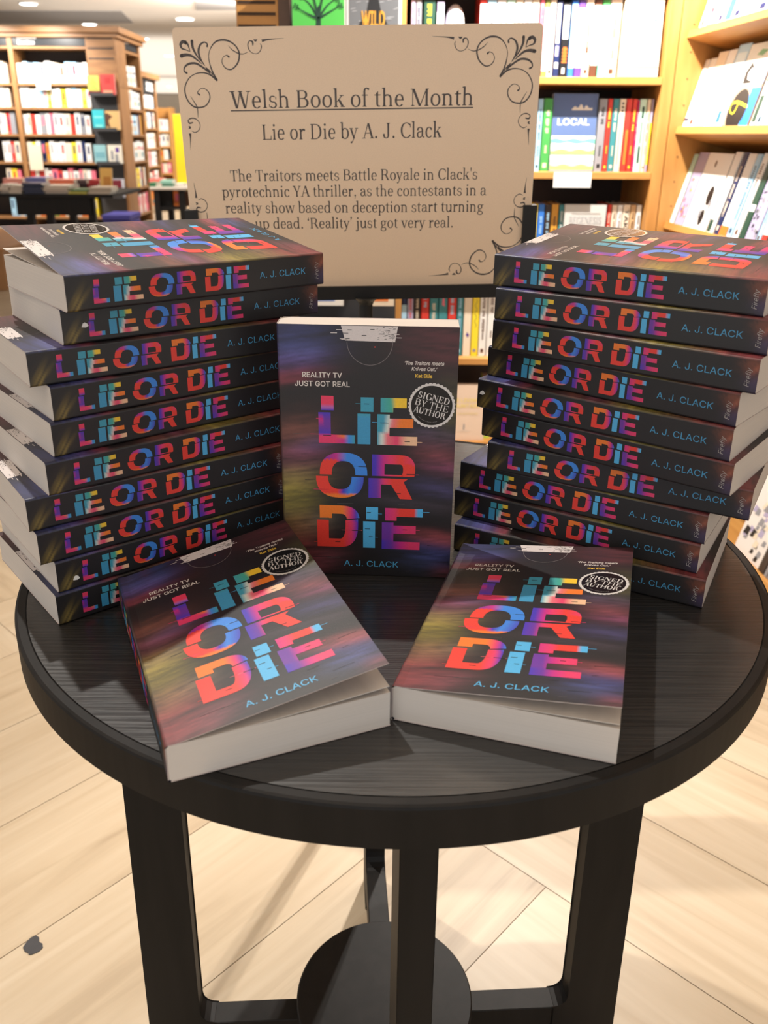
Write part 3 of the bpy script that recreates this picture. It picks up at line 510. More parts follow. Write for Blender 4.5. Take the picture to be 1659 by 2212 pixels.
def vnoise(tab, x, y):
    x0 = np.floor(x).astype(int); y0 = np.floor(y).astype(int); fx = x-x0; fy = y-y0; h, w = tab.shape
    g = lambda i, j: tab[i % h, j % w]
    return (g(x0, y0)*(1-fx)+g(x0+1, y0)*fx)*(1-fy)+(g(x0, y0+1)*(1-fx)+g(x0+1, y0+1)*fx)*fy
BLOBS = [(8, 187, 26, 12, 'b', (0.045, 0.06, 0.22)), (8, 170, 24, 7, '', (0.10, 0.05, 0.19)), (5, 159.5, 22, 4, '', (0.42, 0.06, 0.08)), (20, 178, 14, 5, '', (0.03, 0.045, 0.14)),
         (10, 116, 21, 12, '', (0.23, 0.075, 0.05)), (16, 98, 20, 8, '', (0.17, 0.03, 0.075)), (24, 108, 14, 5, '', (0.05, 0.05, 0.16)), (6, 66, 17, 14, '', (0.34, 0.27, 0.03)), (14, 82, 20, 8, '', (0.20, 0.13, 0.05)),
         (8, 40, 16, 10, '', (0.24, 0.12, 0.05)), (7, 14, 22, 15, '', (0.40, 0.055, 0.06)), (30, 12, 14, 8, '', (0.12, 0.04, 0.06)), (30, 46, 12, 8, '', (0.08, 0.07, 0.05)),
         (116, 186, 24, 14, '', (0.13, 0.022, 0.03)), (124, 140, 9, 14, '', (0.13, 0.11, 0.03)), (116, 104, 16, 9, '', (0.24, 0.05, 0.06)), (112, 117, 18, 7, '', (0.07, 0.06, 0.11)), (121, 92, 14, 5, '', (0.22, 0.05, 0.13)),
         (116, 76, 18, 6, '', (0.07, 0.06, 0.19)), (119, 34, 20, 5, '', (0.42, 0.075, 0.08)), (118, 20, 22, 8, '', (0.05, 0.06, 0.24)), (126, 4, 9, 5, '', (0.25, 0.05, 0.06)), (108, 12, 14, 6, '', (0.04, 0.06, 0.15)), (100, 62, 30, 4, '', (0.05, 0.035, 0.05))]
def cover_ink(U, V):
    c = np.zeros(U.shape+(3,)); c[...] = (0.0095, 0.008, 0.0095)
    sl = np.where(U < 64, -0.16*U, 0.14*(U-129)); Vp = V+sl*0.9
    st = 0.5*vnoise(_n1, U/17+3, Vp/1.1)+0.3*vnoise(_n1, U/9+11, Vp/2.6)+0.4*vnoise(_n2, U/30, Vp/6)
    for u, v, su, sv, k, col in BLOBS:
        s0 = -0.16*u if u < 64 else 0.14*(u-129)
        g = 0.8*np.exp(-0.5*((U-u)/(su*0.8))**2-0.5*((Vp-v-s0*0.9)/(sv*0.85))**2)
        c += (g*(0.05+1.5*np.clip(st-0.12, 0, 1.2)))[..., None]*np.array(col)
    return c
def spine_ink(S, Z):
    c = np.zeros(S.shape+(3,)); c[...] = (0.0085, 0.0075, 0.009)
    n = vnoise(_n1, (S+0.9*Z)/14, (Z-1.5*S+60)/2.6)
    c += (np.exp(-0.5*((S-4-0.55*Z)/3.4)**2)*np.exp(-0.5*((Z-4)/6.5)**2)*(0.05+1.7*np.clip(n-0.25, 0, 1)))[..., None]*np.array((0.23, 0.16, 0.03))
    c += (np.exp(-0.5*((S-195)/5)**2)*np.exp(-0.5*((Z-18)/4)**2)*(0.3+n))[..., None]*np.array((0.3, 0.08, 0.035))
    c += (np.exp(-0.5*((S-197)/5)**2)*np.exp(-0.5*((Z-7)/4)**2)*(0.3+n))[..., None]*np.array((0.05, 0.03, 0.09))
    return c
BW, BL, BT = 0.129, 0.198, 0.02375
FRONT = front_marks(); SPMARK = spine_marks()
def paperback_meshes(lb, lt):
    """jacket, block and seal of one copy; the front board springs open by lb at the foot and lt at the head"""
    t = BT; c = 0.00045; r = 0.0016
    def front(u, v, h=0.0):
        x = u/1000; y = v/1000; k = (lb+(lt-lb)*y/BL)/0.123; d = max(x-0.006, 0)
        cs = 1/math.sqrt(1+k*k)
        return (min(x, 0.006)+d*cs-h*k*cs, y, t+d*k*cs+h*cs)
    mb = MB()
    # outer skin of the front board
    nu, nv = 33, 132
    Ug = np.concatenate([[r*1000, 3.5], np.linspace(6, 129, nu)]); Vg = np.linspace(0, 198, nv+1)
    UU, VV = np.meshgrid(Ug, Vg, indexing='ij'); ink = cover_ink(UU, VV)
    idx = [[mb.vert(front(u, v), tuple(ink[i, j])) for j, v in enumerate(Vg)] for i, u in enumerate(Ug)]
    for i in range(len(Ug)-1):
        for j in range(nv): mb.face((idx[i][j], idx[i+1][j], idx[i+1][j+1], idx[i][j+1]))
    # spine with its two rounded edges
    sec = [(r-r*math.sin(a), t-r+r*math.cos(a)) for a in (0.0, 0.5, 1.05, math.pi/2)] + [(0, t-r-(t-2*r)*k/14) for k in range(1, 15)] + [(r-r*math.cos(a), r-r*math.sin(a)) for a in (0.5, 1.05, math.pi/2)]
    prev = None; Sv = np.concatenate([np.linspace(0, 12, 9), np.linspace(15, 174, 40), np.linspace(175, 198, 47)])
    for (x, z) in sec:
        zz = np.full_like(Sv, z*1000); col = spine_ink(198-Sv, zz)
        if z > t-r+1e-9: col = cover_ink(np.full_like(Sv, 1.0), Sv)*0.7+0.3*col
        row = [mb.vert((x, s/1000, z), tuple(col[j])) for j, s in enumerate(Sv)]
        if prev:
            for j in range(len(Sv)-1): mb.face((row[j], prev[j], prev[j+1], row[j+1]))
        prev = row
    dk = (0.02, 0.014, 0.018)
    mb.poly([(r, 0, 0), (r, BL, 0), (BW, BL, 0), (BW, 0, 0)], dk)
    # inner skins and board edges (paper white)
    for a, b in ((r*1000, 6), (6, 129)):
        lo = [front(a, 0, -c), front(b, 0, -c), front(b, 198, -c), front(a, 198, -c)]; mb.poly(lo[::-1], PAPER)
        for v in (0, 198):
            q = [front(a, v), front(b, v), front(b, v, -c), front(a, v, -c)]; mb.poly(q if v else q[::-1], lin(205, 190, 185))
    mb.poly([front(129, 0), front(129, 0, -c), front(129, 198, -c), front(129, 198)], PAPER)
    mb.poly([(r, 0, c), (BW, 0, c), (BW, BL, c), (r, BL, c)], PAPER)
    for y in (0, BL):
        q = [(r, y, 0), (BW, y, 0), (BW, y, c), (r, y, c)]; mb.poly(q, lin(205, 190, 185))
        q = [(0, y, r), (0, y, t-r), (c, y, t-r), (c, y, r)]; mb.poly(q, lin(205, 190, 185))
    mb.poly([(BW, 0, 0), (BW, BL, 0), (BW, BL, c), (BW, 0, c)], PAPER)
    mb.poly([(c, 0, r), (c, BL, r), (c, BL, t-r), (c, 0, t-r)], PAPER)
    # printing
    for mk in FRONT:
        h = 0.00010 if len(mk) == 2 else 0.00018
        pts = mk[0]
        for d in (dice(pts, 12, 12) if len(pts) == 4 and (max(q[0] for q in pts)-min(q[0] for q in pts) > 12) else [pts]):
            mb.face([mb.vert(front(q[0], q[1], h), mk[1](q) if callable(mk[1]) else mk[1]) for q in d])
    for pts, col in SPMARK:
        # spine runs head (s=0) to foot; seen from outside s increases towards -y
        mb.face([mb.vert((-0.00010, (198-q[0])/1000, q[1]/1000), (col[i] if isinstance(col, list) else col)) for i, q in enumerate(pts)])
    jacket = mb
    # page block
    pb = MB(); e = 0.0003; zt = t-c-0.0001
    ol = [(c+0.0002, r), (c+0.0009, c+0.0008), (r+0.0006, c+0.0001), (BW-e, c+0.0001), (BW-e, zt), (r+0.0006, zt), (c+0.0009, zt-0.0007), (c+0.0002, t-r)]
    a = [pb.vert((x, e, z)) for x, z in ol]; b = [pb.vert((x, BL-e, z)) for x, z in ol]
    pb.face(a); pb.face(b[::-1])
    for i in range(len(ol)): pb.face((a[i], b[i], b[(i+1) % len(ol)], a[(i+1) % len(ol)]))
    if max(lb, lt) > 0.004:                                     # the first leaves rise a little with the cover
        def leaf(x, y, dz): return (x, y, zt+dz+(lb+(lt-lb)*y/BL)*0.22*max(0, (x-0.02)/0.109)**1.6)
        xs = [0.02+0.109*k/8 for k in range(9)]; xs[-1] -= 0.0008
        for k in range(8):
            q = [leaf(xs[k], e, 0.0001), leaf(xs[k+1], e, 0.0001), leaf(xs[k+1], BL-e, 0.0001), leaf(xs[k], BL-e, 0.0001)]; pb.poly(q)
            q2 = [leaf(xs[k], e, -0.0004), leaf(xs[k+1], e, -0.0004), leaf(xs[k+1], BL-e, -0.0004), leaf(xs[k], BL-e, -0.0004)]; pb.poly(q2[::-1])
            pb.poly([q2[0], q2[1], q[1], q[0]]); pb.poly([q[3], q[2], q2[2], q2[3]])
        pb.poly([leaf(xs[8], e, -0.0004), leaf(xs[8], BL-e, -0.0004), leaf(xs[8], BL-e, 0.0001), leaf(xs[8], e, 0.0001)])
    # seal
    sl = MB(); cx, cy = 111.1, 140.6; wht = lin(226, 220, 216); blk = (0.012, 0.011, 0.012); N = 36
    def ring(r0, r1, col, h, n=72):
        for k in range(n):
            t0, t1 = 2*math.pi*k/n, 2*math.pi*(k+1)/n
            R = (lambda t: r1+(0.75*abs(math.sin(N*t/2)) if r1 > 16 else 0))
            sl.poly([front(cx+q*math.cos(tt), cy+q*math.sin(tt), h) for q, tt in ((r0, t0), (R(t0), t0), (R(t1), t1), (r0, t1))], col)
    ring(0.01, 16.3, wht, 0.00022, 144); ring(0.01, 14.9, blk, 0.00028)
    ca, sa = math.cos(-0.24), math.sin(-0.24)
    def put(polys, col):
        for g in polys:
            sl.poly([front(cx+q[0]*ca-q[1]*sa, cy+q[0]*sa+q[1]*ca, 0.00036) for q in g], col)
    put(serif('SIGNED', -11.4, 11.6, 3.5, 7.0, 1.45), wht); put(serif('BY THE', -12.2, 12.4, -2.2, 7.0, 1.0), wht); put(serif('AUTHOR', -12.0, 11.8, -7.8, 6.8, 1.4), wht)
    for k in range(14):
        t0 = math.radians(235+k*5); put([[(q*math.cos(tt), q*math.sin(tt)) for q, tt in ((12.3, t0), (12.8, t0), (12.8, t0+0.05), (12.3, t0+0.05))]], lin(120, 116, 114))
    return jacket, pb, sl
def paperback(M, lb, lt, label, group, seal=True):
    j, p, s = paperback_meshes(lb, lt)
    root = empty('paperback_book', M, label, 'book', group)
    o1 = j.build('cover', M_cover, None, ink=True); o2 = p.build('page_block', M_pages)
    o1.parent = root; o2.parent = root
    if seal: o3 = s.build('seal_sticker', M_seal, None, ink=True); o3.parent = o1; o3['label'] = 'round black and white seal sticker'
    return root
def copy_book(src, M, label, group):
    r = src.copy(); COL.objects.link(r); r.matrix_world = M; r['label'] = label; r['group'] = group
    for ch in src.children:
        c = ch.copy(); COL.objects.link(c); c.parent = r
    return r
# ------------------------------------------------------------------ the room
def herringbone():
    w, n = 0.211, 6; mb = MB()
    ox, oy = 0.2365, 0.8775                                  # where one board ends against its neighbour
    ca = math.cos(math.radians(46.5)); sa = math.sin(math.radians(46.5))
    uv = []; ts = []
    a0, b0 = n, 0
    def W(a, b): return (ox+((a-a0)*ca-(b-b0)*sa)*w, oy+((a-a0)*sa+(b-b0)*ca)*w)
    r = random.Random(5); g = 0.0011
    for k in range(-70, 70):
        for m in range(-12, 12):
            for kind in (0, 1):
                if kind == 0: x0, x1, y0, y1 = k+m*n, k+m*n+n, k-m*n, k-m*n+1
                else: x0, x1, y0, y1 = k+n+m*n, k+n+1+m*n, k-n+1-m*n, k+1-m*n
                cx, cy = W((x0+x1)/2, (y0+y1)/2)
                if not (-5.5 < cx < 4.0 and -2.5 < cy < 11.5): continue
                e = g/w*0.5
                P = [(x0+e, y0+e), (x1-e, y0+e), (x1-e, y1-e), (x0+e, y1-e)]
                tone = r.random(); off = r.random()*40
                f = [mb.vert((*W(*q), 0.0), (tone, 0, 0)) for q in P]; mb.face(f)
                for q in P: uv.append(((q[0]*w if kind == 0 else q[1]*w)+off, (q[1]*w if kind == 0 else q[0]*w)+off*0.37))
    i = mb.box((-14, -3, -0.06), (6, 46, -0.0009), mi=1)
    uv += [(0, 0)]*24
    m, nt, b = new_mat('pale_oak_boards')
    at = nt.nodes.new('ShaderNodeAttribute'); at.attribute_name = 'ink'
    um = nt.nodes.new('ShaderNodeUVMap')
    mp = nt.nodes.new('ShaderNodeMapping'); mp.inputs['Scale'].default_value = (2.2, 34, 1)
    nt.links.new(um.outputs[0], mp.inputs['Vector'])
    n1 = nt.nodes.new('ShaderNodeTexNoise'); n1.inputs['Scale'].default_value = 1; n1.inputs['Detail'].default_value = 7; n1.inputs['Distortion'].default_value = 1.2
    nt.links.new(mp.outputs[0], n1.inputs['Vector'])
    mp2 = nt.nodes.new('ShaderNodeMapping'); mp2.inputs['Scale'].default_value = (1.6, 7, 1); nt.links.new(um.outputs[0], mp2.inputs['Vector'])
    n2 = nt.nodes.new('ShaderNodeTexNoise'); n2.inputs['Scale'].default_value = 1; n2.inputs['Detail'].default_value = 4; nt.links.new(mp2.outputs[0], n2.inputs['Vector'])
    mixf = nt.nodes.new('ShaderNodeMath'); mixf.operation = 'MULTIPLY_ADD'; mixf.inputs[1].default_value = 0.55
    nt.links.new(n1.outputs['Fac'], mixf.inputs[0]); 
    ms = nt.nodes.new('ShaderNodeMath'); ms.operation = 'MULTIPLY_ADD'; ms.inputs[1].default_value = 0.45
    nt.links.new(n2.outputs['Fac'], ms.inputs[0]); ms.inputs[2].default_value = 0.0
    nt.links.new(ms.outputs[0], mixf.inputs[2])
    tn = nt.nodes.new('ShaderNodeMath'); tn.operation = 'MULTIPLY_ADD'; tn.inputs[1].default_value = 0.10
    sx = nt.nodes.new('ShaderNodeSeparateXYZ'); nt.links.new(at.outputs['Color'], sx.inputs[0]); nt.links.new(sx.outputs[0], tn.inputs[0]); nt.links.new(mixf.outputs[0], tn.inputs[2])
    cr = nt.nodes.new('ShaderNodeValToRGB'); E = cr.color_ramp.elements
    E[0].position = 0.32; E[0].color = (0.41, 0.305, 0.20, 1); E[1].position = 0.74; E[1].color = (0.66, 0.545, 0.40, 1)
    e = cr.color_ramp.elements.new(0.5); e.color = (0.56, 0.44, 0.30, 1)
    nt.links.new(tn.outputs[0], cr.inputs[0]); nt.links.new(cr.outputs[0], b.inputs['Base Color'])
    b.inputs['Roughness'].default_value = 0.42; b.inputs['Specular IOR Level'].default_value = 0.4
    bp = nt.nodes.new('ShaderNodeBump'); bp.inputs['Strength'].default_value = 0.12; bp.inputs['Distance'].default_value = 0.001
    nt.links.new(n1.outputs['Fac'], bp.inputs['Height']); nt.links.new(bp.outputs[0], b.inputs['Normal'])
    gap = plain('board_joint', (0.34, 0.24, 0.14), 0.8)
    o = mb.build('floor', [m, gap], ink=True)
    ul = o.data.uv_layers.new(name='UVMap'); ul.data.foreach_set('uv', np.array(uv[:len(o.data.loops)], dtype=np.float32).ravel())
    return structure(o)
herringbone()
mb = MB(); mb.box((-14, -3, CEIL), (6, 46, CEIL+0.06)); structure(mb.build('ceiling', M_ceil))
mb = MB(); mb.box((-14, 45.0, 0), (6, 45.2, CEIL)); structure(mb.build('wall_back', M_wall))
mb = MB(); mb.box((1.30, -0.2, 0), (1.42, 3.0, CEIL)); structure(mb.build('wall_right', M_wall))
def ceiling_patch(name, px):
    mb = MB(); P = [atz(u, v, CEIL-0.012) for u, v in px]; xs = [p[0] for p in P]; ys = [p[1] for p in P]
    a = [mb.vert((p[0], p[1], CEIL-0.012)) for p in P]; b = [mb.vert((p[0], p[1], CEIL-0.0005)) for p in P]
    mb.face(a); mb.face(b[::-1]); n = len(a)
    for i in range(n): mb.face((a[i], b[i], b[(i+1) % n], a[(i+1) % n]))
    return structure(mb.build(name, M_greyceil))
ceiling_patch('ceiling_shade_panel', [(-60, 24), (262, 25), (288, 50), (-60, 52)])  # flat grey panel, shade of a raised ceiling recess put into its colour
ceiling_patch('ceiling_grille', [(418, -20), (512, -20), (512, 22), (424, 22)])  # flat grey panel for the ceiling grille
# dark worn mark on the boards beside the table
mb = MB(); pts = [(-0.4215, 0.7965), (-0.4160, 0.7935), (-0.4135, 0.7870), (-0.4085, 0.7845), (-0.4060, 0.7790), (-0.4090, 0.7735), (-0.4160, 0.7695), (-0.4200, 0.7690), (-0.4215, 0.7715), (-0.4265, 0.7735), (-0.4310, 0.7790), (-0.4295, 0.7860), (-0.4265, 0.7930)]
mb.prism(pts, 0.0002, 0.0011)
tag(mb.build('floor_mark', plain('dark_grey_rubber', (0.05, 0.048, 0.052), 0.6, noise=0.2, scale=90)), 'small dark grey blob stuck flat on the pale boards left of the table', 'mark')

# ------------------------------------------------------------------ the round table
TX, TY, TR, TT = 0.0164, 0.6434, 0.2930, 0.0292
def table():
    root = empty('round_table', T(TX, TY, 0), 'round black stained oak table carrying the two stacks of paperbacks', 'table')
    mb = MB(); R = TR
    mb.lathe([(0.0, ZT-0.016), (R-0.0083, ZT-0.016), (R-0.0083, ZT)], 160)
    o = mb.build('tabletop', M_black, root)
    mb = MB(); mb.lathe([(R-0.0082, ZT-TT), (R-0.0012, ZT-TT), (R, ZT-TT+0.0012), (R, ZT-0.0022), (R-0.0007, ZT-0.0006), (R-0.0022, ZT+0.0002), (R-0.0072, ZT+0.0002), (R-0.0082, ZT-0.0006), (R-0.0082, ZT-TT)], 200, caps=False)
    mb.build('edge_band', M_blackleg, root, smooth=False)
    ph = 0.055
    zs1 = ZT-0.535; zs0 = ZT-0.580
    for k in range(4):
        a = ph+k*math.pi/2; Mk = Matrix.Rotation(a, 4, 'Z')
        mb = MB(); w = 0.012
        # one board leg with a rounded inner corner into the stretcher
        ri = 0.192; ro = 0.238; sp = 0.006
        prof = [(ro+sp, 0.0), (ro, ZT-0.02), (ri, ZT-0.02), (ri+0.001, zs1+0.016)]
        prof += [(ri+0.001-0.016*(1-math.cos(t)), zs1+0.016-0.016*math.sin(t)) for t in (0.4, 0.8, 1.2, math.pi/2)]
        prof += [(ri-0.015, zs0), (ri+0.004, zs0), (ri+0.006, 0.0)]
        n = len(prof); f = [mb.vert(Mk @ Vector((x, -w, z))) for x, z in prof]; b = [mb.vert(Mk @ Vector((x, w, z))) for x, z in prof]
        mb.face(f[::-1]); mb.face(b)
        for i in range(n): mb.face((f[i], b[i], b[(i+1) % n], f[(i+1) % n]))
        mb.build('leg', M_blackleg, root, bevel=0.0012)
    for k in range(2):
        mb = MB(); Mk = Matrix.Rotation(ph+k*math.pi/2, 4, 'Z')
        if k == 0: mb.box((-0.179, -0.012, zs0), (0.179, 0.012, zs1), M=Mk)
        else:
            mb.box((-0.179, -0.012, zs0), (-0.0125, 0.012, zs1), M=Mk); mb.box((0.0125, -0.012, zs0), (0.179, 0.012, zs1), M=Mk)
        mb.build('stretcher', M_blackleg, root, bevel=0.001)
    mb = MB(); mb.lathe([(0.0, zs1), (0.0905, zs1), (0.092, zs1+0.0015), (0.092, zs1+0.0135), (0.0905, zs1+0.015), (0, zs1+0.015)], 96, c=(-0.001, 0.0))
    mb.build('lower_disc', M_blackleg, root)
table()

# ------------------------------------------------------------------ the paperbacks on the table
LS = [(-0.1958, 0.5503, 0.6577), (-0.2049, 0.5613, 0.6233), (-0.2237, 0.5433, 0.6159), (-0.212, 0.5456, 0.6689), (-0.2134, 0.5416, 0.6834), (-0.2164, 0.5311, 0.6668), (-0.2308, 0.5249, 0.6189), (-0.2255, 0.5224, 0.6627), (-0.2179, 0.5273, 0.6716), (-0.2195, 0.5239, 0.6788)]
RS = [(0.0914, 0.6711, -0.651), (0.0924, 0.6613, -0.625), (0.0919, 0.6617, -0.675), (0.0911, 0.6739, -0.7258), (0.0829, 0.6638, -0.6689), (0.0878, 0.6633, -0.6841), (0.0915, 0.6493, -0.523), (0.0725, 0.668, -0.5691), (0.0685, 0.6652, -0.5503), (0.0676, 0.6473, -0.4977)]
def stack_matrix(x, y, a, lvl): return T(x+BL*math.cos(a), y+BL*math.sin(a), ZT+0.0003+lvl*0.02386, a+math.pi/2)
ORD = ['topmost', 'second from the top', 'third from the top', 'fourth from the top', 'fifth from the top', 'sixth from the top', 'seventh from the top', 'eighth from the top', 'ninth from the top', 'bottommost']
closed = None
for side, ST_ in (('left', LS), ('right', RS)):
    for i, (x, y, a) in enumerate(ST_):
        M = stack_matrix(x, y, a, 9-i)
        lab = 'dark colour-streaked paperback lying %s in the %s stack on the round table' % (ORD[i], side)
        grp = 'copies stacked on the %s of the table' % side
        if i == 0: paperback(M, *((0.0163, 0.0205) if side == 'left' else (0.010, 0.013)), lab, grp)
        elif closed is None: closed = paperback(M, 0, 0, lab, grp, seal=False)
        else: copy_book(closed, M, lab, grp)
# scraps of torn paper stuck to three of the spines
for bk, s_, z_ in ((1, 15, 12.5), (8, 13, 8.5), (14, 4.5, 13)):
    root = bpy.data.objects['paperback_book' + ('.%03d' % bk if bk else '')]; mb = MB(); k = 1.0
    pts = [(s_-2.2, z_-1.4), (s_+0.6, z_-1.8), (s_+2.4, z_-0.9), (s_+1.6, z_+0.7), (s_+0.2, z_+1.6), (s_-1.2, z_+0.9)]
    f = [mb.vert((-0.0009, (198-a)/1000, b/1000)) for a, b in pts]; g = [mb.vert((-0.0002, (198-a)/1000, b/1000)) for a, b in pts]
    mb.face(f); mb.face(g[::-1])
    for i in range(6): mb.face((f[i], g[i], g[(i+1) % 6], f[(i+1) % 6]))
    o = mb.build('paper_scrap', M_whitecard); o.parent = root; o['label'] = 'torn white paper scrap'
# the copy standing upright between the stacks
sx, sy, sa = -0.0688, 0.6058, -0.0526
ROT = Matrix(((1, 0, 0, 0), (0, 0, -1, 0), (0, 1, 0, 0), (0, 0, 0, 1)))
Mst = T(sx, sy, ZT+0.0004, sa) @ Matrix.Rotation(0.013, 4, 'X') @ Matrix.Translation((0, BT, 0)) @ ROT
Mst = Matrix.Translation((0, 0, 0.0)) @ Mst
paperback(Mst, 0.0012, 0.0020, 'dark colour-streaked paperback standing upright between the two stacks with its cover facing out', 'display copies at the front of the table')
paperback(T(-0.1081, 0.3669, ZT+0.0004, 0.3925), 0.0200, 0.0257, 'dark paperback lying face up at the table front, turned left, overhanging the edge', 'display copies at the front of the table')
paperback(T(0.0118, 0.4223, ZT+0.0004, -0.3012), 0.0138, 0.0154, 'dark paperback lying face up at the table front below the right stack', 'display copies at the front of the table')

# ------------------------------------------------------------------ the sign and its stand
sgx, sgy, sgz, sga, sgt = -0.2254, 1.1099, 0.1372, 0.019, 0.0632
Msg = T(sgx, sgy, ZT+sgz, sga) @ Matrix.Rotation(sgt, 4, 'X') @ Matrix.Rotation(-0.0192, 4, 'Y')
def sign():
    mb = MB(); w, h, d = 420.5, 296.5, 0.003
    paper = lin(244, 216, 187); inkc = lin(88, 79, 76)
    def q3(x, z, o=0.0): return (x/1000, -o, z/1000)
    ol = []
    for cx, cz, a0 in ((w-5, 5, -90), (w-5, h-5, 0), (5, h-5, 90), (5, 5, 180)):
        ol += [(cx+5*math.cos(math.radians(a0+18*k)), cz+5*math.sin(math.radians(a0+18*k))) for k in range(6)]
    f = [mb.vert(q3(x, z), paper) for x, z in ol]; b = [mb.vert((x/1000, d, z/1000), paper) for x, z in ol]
    mb.face(f); mb.face(b[::-1])
    for i in range(len(ol)): mb.face((f[i], b[i], b[(i+1) % len(ol)], f[(i+1) % len(ol)]))
    put = lambda polys: [mb.face([mb.vert(q3(x, z, 0.0002), inkc) for x, z in g]) for g in polys]
    slope = lambda polys, k=0.0, x0=210: [[(x, z+(x-x0)*k) for x, z in g] for g in polys]
    put(serif('Welsh Book of the Month', 59.5, 343.5, 211.4, 26.8)); put([rect(59.5, 344.2, 208.3, 209.6)])
    put(serif('Lie or Die by A. J. Clack', 95, 308.0, 176.6, 24.3))
    put(slope(serif("The Traitors meets Battle Royale in Clack's", 53.0, 352.0, 129.3, 18.2), -0.007))
    put(slope(serif('pyrotechnic YA thriller, as the contestants in a', 41.5, 364.0, 110.7, 18.2), -0.007))
    put(slope(serif('reality show based on deception start turning', 44.0, 361.0, 91.6, 18.2), -0.008))
    put(slope(serif('up dead. \u2018Reality\u2019 just got very real.', 79.0, 323.8, 72.8, 18.2), -0.008))
    for line in ORNAMENT.strip().split('\n'):
        pts = [tuple(map(float, s.split(','))) for s in line.split()]
        for fx in (0, 1):
            for fy in (0, 1):
                st = stroke2d([((w-x) if fx else x, (h-y) if fy else y, k) for x, y, k in pts])
                put(st if fx == fy else [g[::-1] for g in st])
    o = mb.build('shop_sign', M_sign, ink=True); o.matrix_world = Msg
    tag(o, 'cream laminated sign with scrolled corners and serif lettering on a black stand', 'sign')
sign()
def sign_stand():
    root = empty('sign_stand', Msg, 'black metal floor stand holding the cream lettered sign', 'stand')
    mb = MB(); mb.box((-0.0055, -0.006, -0.0155), (0.4265, -0.0004, 0.001)); mb.box((-0.0055, 0.0034, -0.0155), (0.4265, 0.009, 0.001)); mb.box((-0.0055, -0.0004, -0.0155), (0.4265, 0.0034, -0.0006))
    mb.build('bottom_rail', M_metal, root)
    for x0, x1, xe in ((-0.0055, 0.0100, -0.0055), (0.4100, 0.4265, 0.4265)):
        mb = MB(); mb.box((x0, -0.006, 0.001), (x1, -0.0004, 0.0975)); mb.box((x0, 0.0034, 0.001), (x1, 0.009, 0.0975))
        a, b = (x0, -0.0008) if x0 < 0 else (0.4213, x1)
        mb.box((a, -0.0004, 0.001), (b, 0.0034, 0.0975)); mb.build('side_rail', M_metal, root)
    Mi = Msg.inverted()
    P = Msg @ Vector((0.2145, 0.0015, -0.0155))
    mb = MB()
    zt = P.z+0.002
    mb.lathe([(0.0088, 0.02), (0.0088, zt-0.010), (0.0105, zt-0.006), (0.016, zt-0.001), (0.016, zt)], 32, c=(P.x, P.y))
    mb.build('pole', M_metal, root, smooth=False).matrix_parent_inverse = Mi
    mb = MB(); mb.lathe([(0, 0), (0.15, 0), (0.15, 0.006), (0.14, 0.010), (0.02, 0.022), (0, 0.022)], 64, c=(P.x, P.y))
    mb.build('base', M_metal, root).matrix_parent_inverse = Mi
sign_stand()
# ------------------------------------------------------------------ books on the shelves
NAMED = {'white': (228, 226, 222), 'cream': (226, 210, 188), 'grey': (140, 140, 145), 'black': (26, 25, 28), 'navy': (30, 42, 84), 'blue': (52, 112, 196), 'pale blue': (160, 200, 226), 'teal': (60, 128, 134),
         'aqua': (130, 215, 205), 'green': (70, 150, 76), 'dark green': (38, 70, 56), 'olive': (130, 140, 70), 'yellow': (238, 212, 50), 'ochre': (206, 148, 56), 'orange': (226, 120, 48), 'red': (200, 56, 46), 'pink': (226, 110, 130),
         'lilac': (168, 160, 190), 'purple': (92, 62, 140), 'brown': (92, 58, 42), 'tan': (196, 160, 118), 'maroon': (110, 34, 44), 'magenta': (190, 40, 110), 'mint': (190, 222, 206), 'dark brown': (56, 44, 40)}
def nc(n): return lin(*NAMED[n])
ORDN = ['first', 'second', 'third', 'fourth', 'fifth', 'sixth', 'seventh', 'eighth', 'ninth', 'tenth', 'eleventh', 'twelfth', 'thirteenth', 'fourteenth', 'fifteenth', 'sixteenth', 'seventeenth', 'eighteenth', 'nineteenth', 'twentieth'] + ['twenty-'+s for s in ('first', 'second', 'third', 'fourth', 'fifth', 'sixth', 'seventh', 'eighth', 'ninth')]
RB = random.Random(21)
